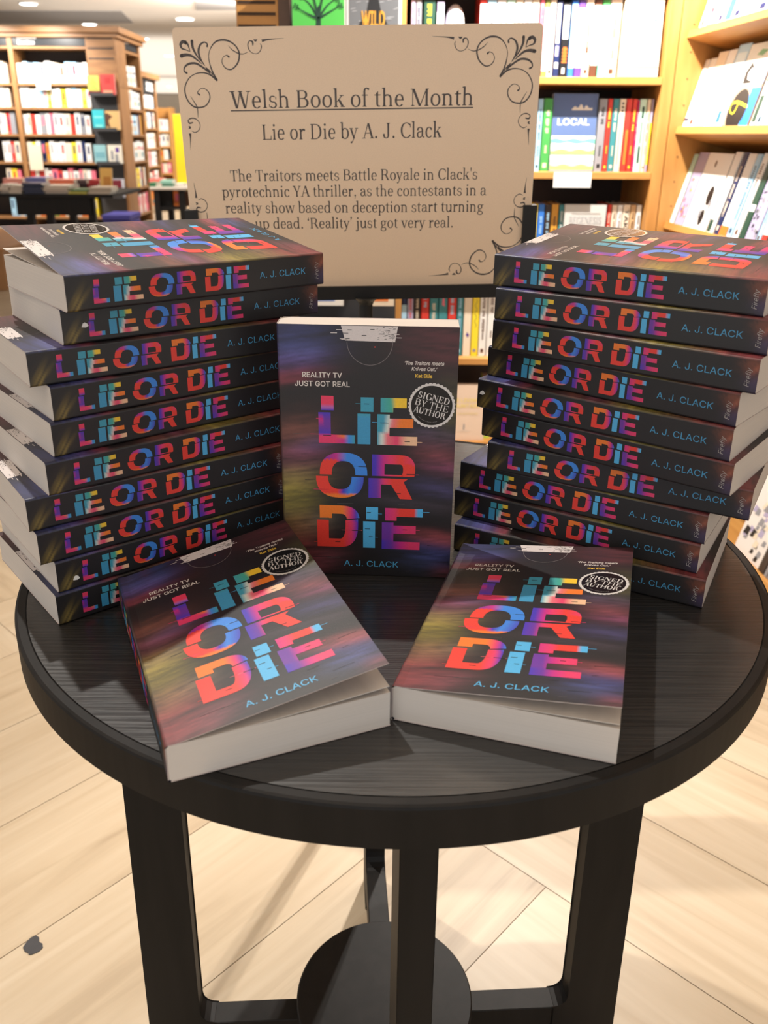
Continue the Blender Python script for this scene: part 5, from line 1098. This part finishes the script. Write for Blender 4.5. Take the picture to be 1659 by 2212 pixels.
right_row([(1474, 1483, 0.17, 'white', 'thin white spine at the left end of the middle right shelf', 'spine', band('navy', 0.1, 0.14)), (1485, 1498, 0.17, 'white', 'white spine second on the middle right shelf', 'spine'), (1499, 1518, 0.182, 'cream', 'cream face-out book with a lilac block, middle right shelf', 'face', lambda w, h: [(rect(w*0.5, w*0.75, h*0.45, h*0.68), nc('lilac'))]),
 (1519, 1536, 0.182, 'white', 'white face-out book left of the pale blue one, middle right shelf', 'face'), (1537, 1562, 0.19, 'pale blue', 'pale blue face-out book, middle right shelf', 'face', lambda w, h: [(rect(w*0.1, w*0.9, h*0.1, h*0.9), lin(205, 225, 235)), (rect(w*0.3, w*0.6, h*0.06, h*0.2), nc('blue'))]),
 (1563, 1618, 0.185, 'tan', 'face-out book with a dark head in yellow spectacles, middle right shelf', 'face', spec_cover), (1622, 1634, 0.19, 'white', 'white spine with two dark green bars, middle right shelf', 'spine', lambda w, h: [(rect(w*0.2, w*0.9, h*0.05, h*0.35), nc('dark green')), (rect(w*0.2, w*0.9, h*0.5, h*0.72), nc('dark green'))]),
 (1635, 1646, 0.19, 'pale blue', 'pale blue spine near the frame edge, middle right shelf', 'spine'), (1648, 1668, 0.19, 'white', 'white speckled cover at the frame edge, middle right shelf', 'face', mosaic(8, ['pale blue', 'ochre', 'grey', 'white']))], 1, lineB, 'middle')
right_row([(1438, 1456, 0.185, 'mint', 'mint-topped white book at the left end of the lower right shelf', 'face', band('white', 0, 0.6)), (1458, 1476, 0.19, 'lilac', 'multicoloured cover second on the lower right shelf', 'face', mosaic(5, ['pink', 'ochre', 'lilac', 'purple', 'cream'])),
 (1477, 1526, 0.19, 'white', 'white face-out book with dark animal eyes, lower right shelf', 'face', panda_cover), (1527, 1541, 0.195, 'white', 'white spine with a small dark tab, lower right shelf', 'spine', lambda w, h: [(rect(w*0.1, w*0.6, h*0.01, h*0.16), nc('dark green'))]),
 (1544, 1553, 0.195, 'navy', 'navy blue spine with pale lettering, lower right shelf', 'spine'), (1554, 1570, 0.193, 'white', 'white book with an orange foot, lower right shelf', 'spine', band('orange', 0.0, 0.12)), (1571, 1581, 0.193, 'pale blue', 'pale blue spine right of the white and orange book', 'spine'), (1583, 1595, 0.195, 'white', 'thin white spine left of the dark green one', 'spine'),
 (1596, 1608, 0.195, 'dark green', 'dark green spine with a white band, lower right shelf', 'spine', band('white', 0.34, 0.42)), (1610, 1632, 0.193, 'lilac', 'lilac cover with black and white shapes, lower right shelf', 'face', mosaic(9, ['black', 'white', 'grey'])), (1633, 1642, 0.193, 'pale blue', 'pale spine left of the red one, lower right shelf', 'spine'),
 (1643, 1655, 0.195, 'red', 'red-topped spine near the frame edge, lower right shelf', 'spine', band('white', 0.12, 0.5)), (1656, 1676, 0.195, 'dark green', 'dark cover at the frame edge, lower right shelf', 'face')], 2, lineC, 'lower')
for x0, w, h, cn, ds, md, mk in ((0.655, 0.118, 0.19, lin(222, 216, 212), 'white-topped cover with a grey photograph, bottom right shelf beside the table', 'face', mosaic(12, ['lilac', 'grey', 'black', 'cream'])), (0.776, 0.022, 0.195, nc('dark brown'), 'dark spine with ochre and blue top, bottom right shelf', 'spine', band('ochre', 0.5, 0.62)),
        (0.80, 0.024, 0.195, nc('grey'), 'grey striped spine, bottom right shelf', 'spine', lambda w, h: [(rect(w*0.55, w*0.65, 0, h), nc('black'))]), (0.826, 0.02, 0.195, nc('white'), 'white spine left of the dark green one, bottom right shelf', 'spine', None), (0.848, 0.022, 0.19, nc('dark green'), 'dark green spine, bottom right shelf', 'spine', None), (0.872, 0.03, 0.19, lin(205, 225, 60), 'lime yellow spine, bottom right shelf', 'spine', None), (0.904, 0.025, 0.19, nc('white'), 'white spine right of the lime one, bottom right shelf', 'spine', None)):
    shelf_book(MR @ Matrix.Translation((x0, 0, ZT-0.575+0.0004)) @ Matrix.Rotation(-0.25, 4, 'X') @ Matrix.Translation((0, 0.034, 0)), w, h, 0.125 if md == 'spine' else 0.02, cn, ds, 'books on the bottom tilted shelf at the right', mk(w, h) if mk else [], md)
# ------------------------------------------------------------------ the distant island bookcase on the left
YL = 9.40
XL1 = aty(258, 200, YL)[0]                                       # its corner nearest the aisle
ZL = lambda v: aty(120, v, YL)[2]                               # height of picture row v on its front
LSH = [ZL(180), ZL(232), ZL(290), ZL(350), ZL(409), ZL(468)]
z_top = ZL(57); z_head = ZL(100)
def bookcase_far():
    root = empty('bookcase', T(0, 0, 0), 'distant oak island bookcase with dark header boards at the upper left', 'bookcase')
    xu0, xu1 = aty(22, 150, YL)[0], aty(32.5, 150, YL)[0]; xp = aty(184, 100, YL)[0]
    xl = -5.2
    for x0, x1 in ((xu0, xu1), (xl, xl+0.05)):
        mb = MB(); mb.box((x0, YL, 0), (x1, YL+0.32, z_top-0.06)); mb.build('upright', M_islev, root, bevel=0.003)
    mb = MB(); mb.box((xp, YL, z_head-0.36), (XL1, YL+0.33, z_top-0.06)); mb.build('pilaster', M_isle, root, bevel=0.003)
    mb = MB(); mb.box((xp, YL+0.02, 0), (XL1-0.03, YL+0.33, z_head-0.362)); mb.build('display_panel', M_darkpanel, root)
    mb = MB(); mb.box((XL1-0.0295, YL, 0), (XL1, YL+0.33, z_head-0.362)); mb.build('upright', M_islev, root, bevel=0.003)
    for v in (82, 104, 126):
        z = ZL(v); mb = MB(); mb.box((xp+0.02, YL-0.002, z-0.008), (XL1-0.02, YL+0.001, z+0.008)); mb.build('groove', M_darkback, root)
    mb = MB(); mb.box((xl, YL-0.05, z_top-0.055), (XL1+0.06, YL+1.02, z_top)); mb.box((xl, YL-0.02, z_top-0.095), (XL1+0.03, YL+1.0, z_top-0.0555)); mb.build('cornice', M_isle, root, bevel=0.004)
    for a, b in ((xl+0.052, xu0-0.002), (xu1+0.002, xp-0.002)):
        mb = MB(); mb.box((a, YL+0.012, z_head+0.004), (b, YL+0.03, z_top-0.098)); hb = mb.build('header_board', plain('black_header_board', (0.02, 0.022, 0.025), 0.3), root)
        mb = MB(); mb.box((a, YL+0.004, z_head-0.022), (b, YL+0.31, z_head)); mb.build('shelf', M_isle, root)
        for z in LSH:
            mb = MB(); mb.box((a, YL+0.004, z-0.024), (b, YL+0.31, z)); mb.build('shelf', M_isle, root)
        mb = MB(); mb.box((a, YL+0.311, 0), (b, YL+0.33, z_top-0.098)); mb.build('back_panel', M_darkback, root)
    # white lettering on the header, too blurred in the photograph to read
    a = aty(35, 80, YL)[0]; mb = MB()
    for zc, n, l in ((ZL(80.5), 7, 0.19), (ZL(92.5), 6, 0.17)):
        for k in range(n): mb.box((a+l*k/n, YL+0.0095, zc-0.013), (a+l*(k+0.8)/n, YL+0.0118, zc+0.011+(0.006 if k % 3 == 0 else 0)))
    mb.build('header_lettering', M_whitecard, hb)
    # ledges of the dark end panel
    for v in (205, 280, 352, 424):
        z = ZL(v); mb = MB(); mb.box((xp+0.02, YL-0.10, z-0.012), (XL1-0.035, YL+0.0195, z)); mb.box((xp+0.02, YL-0.10, z), (XL1-0.035, YL-0.094, z+0.02)); mb.build('ledge', M_darkpanel, root)
    # the side facing the aisle: two bays
    for y0, y1, d in ((YL+0.331, YL+0.36, 0.31), (YL+0.90, YL+0.96, 0.31)):
        mb = MB(); mb.box((XL1-d, y0, 0), (XL1, y1, z_top-0.098)); mb.build('upright', M_islev, root, bevel=0.003)
    for y0, y1 in ((YL+0.361, YL+0.899),):
        for z in LSH+[ZL(100)]:
            mb = MB(); mb.box((XL1-0.30, y0, z-0.024), (XL1-0.006, y1, z)); mb.build('shelf', M_isle, root)
        mb = MB(); mb.box((XL1-0.31, y0, 0), (XL1-0.301, y1, z_top-0.098)); mb.build('back_panel', M_darkback, root)
        mb = MB(); mb.box((XL1-0.03, y0, z_head+0.01), (XL1-0.015, y1, z_top-0.098)); hb2 = mb.build('header_board', bpy.data.materials['black_header_board'], root)
        mb = MB()
        for zc in (z_head+0.145, z_head+0.085):
            for k in range(5): mb.box((XL1-0.0148, y0+0.04+0.035*k, zc-0.02), (XL1-0.0125, y0+0.04+0.035*k+0.026, zc+0.02))
        mb.build('header_lettering', M_whitecard, hb2)
    return xu0, xu1, xp
XU0, XU1, XPL = bookcase_far()
def size_word(w): return 'narrow' if w < 0.026 else ('slim' if w < 0.033 else ('broad' if w > 0.047 else 'medium'))
def fill_row(M, length, z, palette, rowname, where, hmax=0.2, wr=(0.024, 0.05), seed=0, start='left', face_p=0.0):
    r = random.Random(seed); x = 0.004; k = 0
    while True:
        face = r.random() < face_p
        w = 0.13 if face else r.uniform(*wr)
        if x+w > length-0.004: break
        cn = palette[k % len(palette)] if r.random() < 0.75 else r.choice(palette); h = hmax*r.uniform(0.86, 1.0)
        col = nc(cn)
        if face: marks = [(rect(w*0.15, w*0.85, h*0.6, h*0.72), nc(r.choice(['navy', 'red', 'ochre', 'grey']))), (rect(w*0.25, w*0.75, h*0.2, h*0.45), nc(r.choice(['cream', 'tan', 'teal', 'pink'])))]
        else: marks = [(rect(w*0.3, w*0.7, h*0.42, h*0.85), nc(r.choice(['grey', 'red', 'navy', 'cream', 'pink']))), (rect(w*0.3, w*0.7, h*0.06, h*0.12), nc('grey'))] if r.random() < 0.8 else []
        lab = '%s %s book, %s from %s on %s shelf, %s' % (size_word(w) if not face else 'face-out', cn, ORDN[k], start, rowname, where)
        shelf_book(M @ Matrix.Translation((x, 0, z+0.0003)), w, h, 0.02 if face else 0.13, col, lab, 'books on the %s shelf of %s' % (rowname, where), marks, 'face' if face else 'spine')
        x += w+r.uniform(0.0008, 0.003); k += 1
RN = ['highest', 'second', 'third', 'fourth', 'fifth', 'lowest']
PAL = [['white', 'cream', 'white', 'pale blue', 'white', 'white'], ['white', 'white', 'cream', 'white', 'pale blue', 'white', 'yellow'], ['white', 'cream', 'red', 'white', 'grey', 'white', 'pink', 'white'],
       ['cream', 'yellow', 'white', 'navy', 'ochre', 'white', 'pale blue', 'white'], ['pink', 'white', 'red', 'cream', 'white', 'pink', 'maroon', 'white'], ['cream', 'yellow', 'pink', 'white', 'olive', 'orange']]
for i in range(6):
    hm = min(0.205 if i else 0.2, ((LSH[i-1] if i else z_head)-0.030-LSH[i]))
    fill_row(T(XU1+0.004, YL+0.03, 0), XPL-XU1-0.008, LSH[i], PAL[i], RN[i], 'distant island bookcase', hm, (0.034, 0.062), 40+i)
    a = aty(-14, 200, YL)[0]
    fill_row(T(a, YL+0.03, 0), XU0-a-0.004, LSH[i], PAL[(i+1) % 6] if i > 2 else PAL[i], RN[i], 'cut-off bay at frame edge', hm, (0.034, 0.062), 60+i)
    fill_row(T(XL1-0.02, YL+0.365, 0, math.pi/2), 0.53, LSH[i], [PAL[0], PAL[0], PAL[3], PAL[2], PAL[3], PAL[4]][i] + ['cream'], RN[i], 'island end facing aisle', hm, (0.05, 0.09), 80+i, 'near end', 0.45)
# a second island farther down the aisle
X2 = -3.06
def bookcase_second():
    y0, y1 = 11.9, 13.15; zt = aty(329, 162, 13.1)[2]
    root = empty('bookcase', T(0, 0, 0), 'second oak bookcase down the aisle, half hidden by the island bookcase', 'bookcase')
    for a, b in ((y0, y0+0.05), (y1-0.06, y1)):
        mb = MB(); mb.box((X2-0.31, a, 0), (X2, b, zt-0.07)); mb.build('upright', M_islev, root, bevel=0.003)
    mb = MB(); mb.box((X2-0.8, y0-0.04, zt-0.0695), (X2+0.05, y1+0.05, zt)); mb.build('cornice', M_isle, root, bevel=0.004)
    mb = MB(); mb.box((X2-0.33, y0+0.0, 0), (X2-0.311, y1, zt-0.07)); mb.build('back_panel', M_darkback, root)
    mb = MB(); mb.box((X2-0.03, y0+0.052, zt-0.25), (X2-0.015, y1-0.062, zt-0.0705)); hb3 = mb.build('header_board', bpy.data.materials['black_header_board'], root)
    mb = MB()
    for zc in (zt-0.13, zt-0.19):
        for k in range(6): mb.box((X2-0.0148, y1-0.5+0.06*k, zc-0.025), (X2-0.012, y1-0.5+0.06*k+0.05, zc+0.025))
    mb.build('header_lettering', M_whitecard, hb3)
    Z = [aty(325, v, 13.0)[2] for v in (235, 277, 319, 357, 400, 440)]
    for z in Z:
        mb = MB(); mb.box((X2-0.30, y0+0.052, z-0.026), (X2-0.006, y1-0.062, z)); mb.build('shelf', M_isle, root)
    return y0, y1, Z
y0, y1, Z2 = bookcase_second()
for i in range(6): fill_row(T(X2-0.02, y0+0.056, 0, math.pi/2), y1-y0-0.13, Z2[i], [PAL[0], PAL[3], PAL[0], PAL[4], PAL[2], PAL[5]][i] + ['white'], RN[i], 'second aisle bookcase', min(0.21, (Z2[i-1]-0.032-Z2[i]) if i else 0.17), (0.07, 0.11), 90+i, 'near end', 0.4)
# face-out books on the dark end panel
def panel_book(u0, u1, v0, v1, col, label, marks=None):
    x0 = aty(u0, v1, YL-0.06)[0]; x1 = aty(u1, v1, YL-0.06)[0]; zb = ZL(v1)+0.0006; h = ZL(v0)-ZL(v1)
    shelf_book(T(x0, YL-0.085, zb), x1-x0, h, 0.022, lin(*col), label, 'face-out books on the dark end panel', marks(x1-x0, h) if marks else [], 'face')
panel_book(193, 218, 164, 205, (196, 186, 90), 'yellow-green face-out book with plum foot on the dark end panel', lambda w, h: [(rect(0, w, 0, h*0.2), nc('maroon')), ([(w*0.5, h*0.95), (w*0.1, h*0.5), (w*0.4, h*0.55), (w*0.05, h*0.25), (w*0.95, h*0.25), (w*0.6, h*0.55), (w*0.9, h*0.5)][::-1], lin(160, 170, 80))])
panel_book(221, 252, 161, 205, (190, 66, 62), 'red face-out book highest on the dark end panel', lambda w, h: [(rect(w*0.15, w*0.8, h*0.08, h*0.22), lin(220, 150, 120)), (rect(w*0.3, w*0.7, h*0.55, h*0.85), lin(170, 50, 50))])
panel_book(204, 229, 237, 280, (60, 178, 190), 'turquoise face-out book on the dark end panel', lambda w, h: [(rect(w*0.15, w*0.85, h*0.6, h*0.68), nc('aqua')), (rect(w*0.2, w*0.8, h*0.15, h*0.25), nc('aqua'))])
panel_book(232, 262, 239, 280, (206, 168, 112), 'tan face-out book beside the turquoise one on the dark end panel', lambda w, h: [([(0, h*0.2), (w*0.3, h*0.1), (w*0.2, h*0.5), (w*0.5, h*0.7), (w*0.1, h*0.9), (0, h*0.8)], nc('brown'))])
panel_book(207, 233, 312, 352, (140, 184, 190), 'pale teal face-out book lower on the dark end panel', lambda w, h: [(rect(w*0.1, w*0.9, h*0.3, h*0.6), lin(110, 160, 172))])
panel_book(237, 267, 312, 352, (220, 212, 196), 'cream face-out book with dark figures on the dark end panel', lambda w, h: [(rect(w*0.2, w*0.38, h*0.2, h*0.7), nc('grey')), (rect(w*0.5, w*0.7, h*0.1, h*0.5), nc('grey')), (rect(w*0.55, w*0.8, h*0.6, h*0.85), nc('purple'))])
panel_book(245, 272, 385, 424, (190, 190, 200), 'grey face-out book with a plum and blue picture lowest on the dark end panel', lambda w, h: [(rect(0, w*0.8, h*0.45, h*0.95), nc('maroon')), (rect(0, w*0.8, h*0.1, h*0.4), nc('teal'))])
# cards hanging from the distant shelves
for u0, u1, v0, v1, ds in ((80, 110, 174, 194, 'small white card hanging under the highest distant shelf'), (66, 95, 313, 368, 'tall cream card hanging in front of the fourth distant shelf')):
    x0 = aty(u0, v1, YL-0.01)[0]; x1 = aty(u1, v1, YL-0.01)[0]; mb = MB(); mb.box((x0, YL-0.012, ZL(v1)), (x1, YL-0.008, ZL(v0))); mb.box((x0+0.01, YL-0.008, ZL(v0)-0.01), (x1-0.01, YL+0.006, ZL(v0)-0.006))
    tag(mb.build('shelf_card', M_whitecard if v0 < 200 else plain('cream_card', (0.70, 0.58, 0.44), 0.7)), ds, 'card')

# ------------------------------------------------------------------ book table in the middle distance
YT = 7.4
ZTB = aty(100, 419, YT)[2]
def far_table():
    x1 = aty(243, 418, YT)[0]; x0 = -3.9
    root = empty('display_table', T(0, 0, 0), 'long black display table piled with books in the middle distance', 'table')
    mb = MB(); mb.box((x0, YT, ZTB-0.03), (x1, YT+0.9, ZTB)); mb.build('tabletop', M_blackleg, root, bevel=0.004)
    xa = aty(28, 430, YT)[0]; xb = aty(188, 430, YT)[0]
    mb = MB(); mb.box((xa, YT+0.05, ZTB-0.17), (xb, YT+0.085, ZTB-0.0305)); mb.build('apron', M_blackleg, root)
    for u in (52, 95, 145, 188):
        x = aty(u, 440, YT)[0]; mb = MB(); mb.box((x-0.028, YT+0.09, 0), (x+0.028, YT+0.146, ZTB-0.0305)); mb.build('leg', M_blackleg, root)
far_table()
def flat_pile(u0, u1, v0, v1, y, n, cols, label, group, zbase=None, dep=0.2):
    zb = ZTB if zbase is None else zbase
    x0 = aty(u0, v1, y)[0]; x1 = aty(u1, v1, y)[0]; h = (aty(100, v0, y)[2]-(zb if zbase is not None else aty(100, v1, y)[2])); n = max(n, min(6, round(h/0.034))); t = h/n
    NM = ['bottom', 'second', 'third', 'fourth', 'fifth', 'sixth']
    for k in range(n):
        j = 0.012*math.sin(k*2.3+u0)
        nm = 'top' if k == n-1 and n > 1 else NM[k]
        shelf_book(T(x0+j*0.5, y+j, zb+0.0004+k*t), x1-x0, t-0.0008, dep, lin(*cols[k % len(cols)]), (label % nm) if '%s' in label else label, group, [], 'flat')
G = 'piles of books on the black display table'
CRM = (206, 190, 172); NVY = (52, 56, 84)
flat_pile(2, 21, 399, 419, YT+0.02, 3, [(200, 186, 170), (214, 200, 184)], '%s beige book of the pile at the far left of the display table', G)
flat_pile(23, 49, 401, 419, YT+0.02, 3, [(206, 192, 174), (196, 180, 164)], '%s beige book of the pile left of the navy pile', G)
flat_pile(51, 94, 396, 419, YT+0.01, 5, [NVY, (46, 50, 76)], '%s navy book of the navy pile on the display table', G)
flat_pile(97, 148, 401, 419, YT+0.02, 3, [CRM, (198, 182, 166)], '%s cream book of the pile right of the navy pile', G)
flat_pile(150, 190, 409, 419, YT+0.01, 2, [(190, 180, 80), (96, 120, 80)], '%s book of the low yellow and green pile', G)
flat_pile(193, 240, 404, 419, YT+0.02, 3, [CRM, (188, 172, 152)], '%s cream book of the pile at the right end of the display table', G)
flat_pile(104, 158, 388, 401, YT+0.36, 2, [(224, 120, 90), (232, 170, 120)], '%s coral book lying behind the cream pile', G, ZTB)
flat_pile(170, 190, 388, 402, YT+0.34, 2, [(92, 66, 62), (80, 56, 54)], '%s dark brown book lying beside the red ones', G, ZTB)
flat_pile(191, 214, 388, 402, YT+0.34, 2, [(186, 52, 48), (170, 48, 46)], '%s red book lying beside the dark brown ones', G, ZTB)
flat_pile(55, 100, 384, 398, YT+0.42, 2, [(110, 110, 160), (226, 190, 120)], '%s book of the lilac and yellow pile at the table back', G, ZTB)
flat_pile(8, 50, 386, 400, YT+0.45, 2, [(226, 150, 130), (212, 120, 110)], '%s salmon book of the pile at the back left', G, ZTB)
x0 = aty(217, 412, YT+0.3)[0]; x1 = aty(243, 412, YT+0.3)[0]
shelf_book(T(x0, YT+0.3, ZTB+0.0005+0.0041) @ Matrix.Rotation(-0.2, 4, 'X'), x1-x0, 0.19, 0.02, lin(224, 172, 92), 'orange face-out book standing at the right end of the display table', G, [(rect(0.03, 0.09, 0.05, 0.12), lin(196, 130, 60))], 'face')
# blue storage box on the floor by the island, low wooden plinth at the frame edge
mb = MB(); a = aty(222, 470, 8.6)[0]; b = aty(279, 470, 8.6)[0]; zt = aty(250, 464, 8.6)[2]
mb.box((a, 8.6, 0), (b, 9.0, zt-0.05)); mb.box((a-0.01, 8.59, zt-0.05), (b+0.01, 9.01, zt))
tag(mb.build('storage_box', plain('deep_blue_plastic', (0.05, 0.045, 0.25), 0.5, noise=0.1), bevel=0.01), 'deep blue lidded box standing on the floor before the island bookcase', 'box')
mb = MB(); xr = atz(17, 628, 0)[0]; yf = atz(17, 628, 0)[1]; zt = aty(10, 537, yf)[2]
mb.box((xr-1.0, yf, 0.0), (xr, yf+1.2, zt-0.02)); mb.box((xr-1.01, yf-0.01, zt-0.02), (xr+0.01, yf+1.21, zt))
tag(mb.build('display_plinth', plain('orange_brown_wood', (0.42, 0.19, 0.06), 0.5, noise=0.25, scale=6), bevel=0.004), 'low orange-brown wooden plinth at the left frame edge behind the stack', 'plinth')

# ------------------------------------------------------------------ things far down the aisle
YF = 15.0
def far_aisle():
    root = empty('bookcase', T(0, 0, 0), 'pale low bookcase of cream books far down the aisle', 'bookcase')
    xa, xb = aty(326, 300, YF)[0], aty(373, 300, YF)[0]
    mb = MB(); mb.box((xa, YF+0.3, 0), (xb, YF+0.32, aty(350, 232, YF)[2])); mb.build('back_panel', M_oak, root)
    for x in (xa, xb-0.04):
        mb = MB(); mb.box((x, YF, 0), (x+0.04, YF+0.299, aty(350, 232, YF)[2])); mb.build('upright', M_oakv, root)
    Z = [aty(350, v, YF)[2] for v in (283, 316, 345, 374)]
    for z in Z:
        mb = MB(); mb.box((xa+0.041, YF+0.002, z-0.03), (xb-0.041, YF+0.299, z)); mb.build('shelf', M_oak, root)
    return xa, xb, Z
xa, xb, Z = far_aisle()
for i, z in enumerate(Z): fill_row(T(xa+0.045, YF+0.02, 0), xb-xa-0.09, z, [['white', 'cream', 'white'], ['cream', 'white', 'white'], ['cream', 'ochre', 'white', 'tan'], ['pink', 'cream', 'white']][i], ['top', 'second', 'third', 'bottom'][i], 'pale bookcase down the aisle', min(0.2, (Z[i-1]-0.036-z) if i else 0.2), (0.05, 0.075), 120+i)
mb = MB(); a = aty(376, 300, 13.2)[0]; b = aty(399, 300, 13.2)[0]; mb.box((a, 13.2, 0.25), (b, 13.26, aty(385, 247, 13.2)[2])); mb.box((a-0.02, 13.15, 0), (b+0.02, 13.32, 0.25))
tag(mb.build('advertising_standee', plain('bright_yellow_card', (0.95, 0.72, 0.02), 0.6), bevel=0.005), 'bright yellow upright standee far down the aisle beside the sign edge', 'standee')
def aisle_table():
    y = 9.2; xa = aty(322, 402, y)[0]; xb = aty(402, 402, y)[0]; z = aty(360, 404, y)[2]
    root = empty('display_table', T(0, 0, 0), 'small black display table with a pale top beside the sign', 'table')
    mb = MB(); mb.box((xa, y, z-0.03), (xb, y+0.7, z)); mb.build('tabletop', plain('pale_table_top', (0.66, 0.58, 0.50), 0.5), root, bevel=0.01)
    for x in (xa+0.03, xb-0.09):
        for yy in (y+0.03, y+0.61):
            mb = MB(); mb.box((x, yy, 0), (x+0.06, yy+0.06, z-0.031)); mb.build('leg', M_blackleg, root)
    mb = MB(); mb.box((xa+0.02, y+0.1, z-0.24), (xa+0.2, y+0.6, z-0.031)); mb.build('side_cabinet', M_blackleg, root)
    zs = aty(360, 447, y)[2]
    mb = MB(); mb.box((xa+0.095, y+0.031, zs-0.03), (xb-0.095, y+0.66, zs)); mb.build('lower_shelf', M_blackleg, root)
    mb = MB(); mb.box((xa+0.095, y+0.50, zs+0.001), (xb-0.095, y+0.515, z-0.032)); mb.build('back_panel', M_darkback, root)
    return y, xa, xb, z, zs
y, xa, xb, z, zs = aisle_table()
G = 'books on the small display table'
for u0, u1, v0, v1, yo, n, cols, lab in ((324, 352, 385, 404, 0.30, 2, [(230, 190, 180), (240, 120, 110)], '%s pink book of the pile at the back of the small display table'), (348, 374, 388, 402, 0.05, 2, [(120, 176, 150), (150, 200, 180)], '%s green book of the pile on the small display table'),
        (324, 338, 393, 404, 0.03, 2, [(60, 120, 80), (70, 130, 90)], '%s dark green book at the left corner of the small display table'), (377, 396, 395, 403, 0.08, 1, [(228, 220, 206)], 'cream book lying near the right corner of the small display table')):
    flat_pile(u0, u1, v0, v1, y+yo, n, cols, lab, G, z)
for k, (cn, w) in enumerate((('orange', 0.10), ('brown', 0.05), ('ochre', 0.035), ('dark brown', 0.05), ('tan', 0.03), ('olive', 0.04))):
    xx = xa+0.21+[0, 0.105, 0.16, 0.2, 0.255, 0.29][k]
    shelf_book(T(xx, y+0.12, zs+0.0004), w, z-zs-0.045, 0.13, nc(cn), '%s book standing %s from the left under the small display table' % (cn, ORDN[k]), G, [(rect(w*0.2, w*0.8, 0.05, 0.12), nc('pink'))] if k == 0 else [], 'spine')
# recessed lights in the ceiling
for k, (u, v) in enumerate(((61, 9), (399, 42), (365, 121), (366, 187), (308, 84), (193, 53))):
    P = atz(u, v, CEIL-0.0142); r = 0.11 if k != 1 else 0.13
    root = empty('downlight', T(P[0], P[1], CEIL-0.0142), ['recessed ceiling light at the upper left corner', 'recessed ceiling light nearest the top left corner of the sign', 'recessed ceiling light beside the upper scroll of the sign', 'lower distant recessed light beside the sign scroll', 'recessed light just beyond the island cornice corner', 'recessed light above the island bookcase cornice'][k], 'ceiling light', 'recessed ceiling lights')
    mb = MB(); mb.lathe([(r, 0.0135), (r+0.02, 0.0135), (r+0.02, -0.006), (r, -0.002), (r, 0.0135)], 32, caps=False); mb.build('trim_ring', M_whitecard, root)
    mb = MB(); mb.lathe([(0, -0.001), (r-0.001, -0.001), (r-0.001, 0.004), (0, 0.004)], 32); mb.build('lens', M_lit, root)
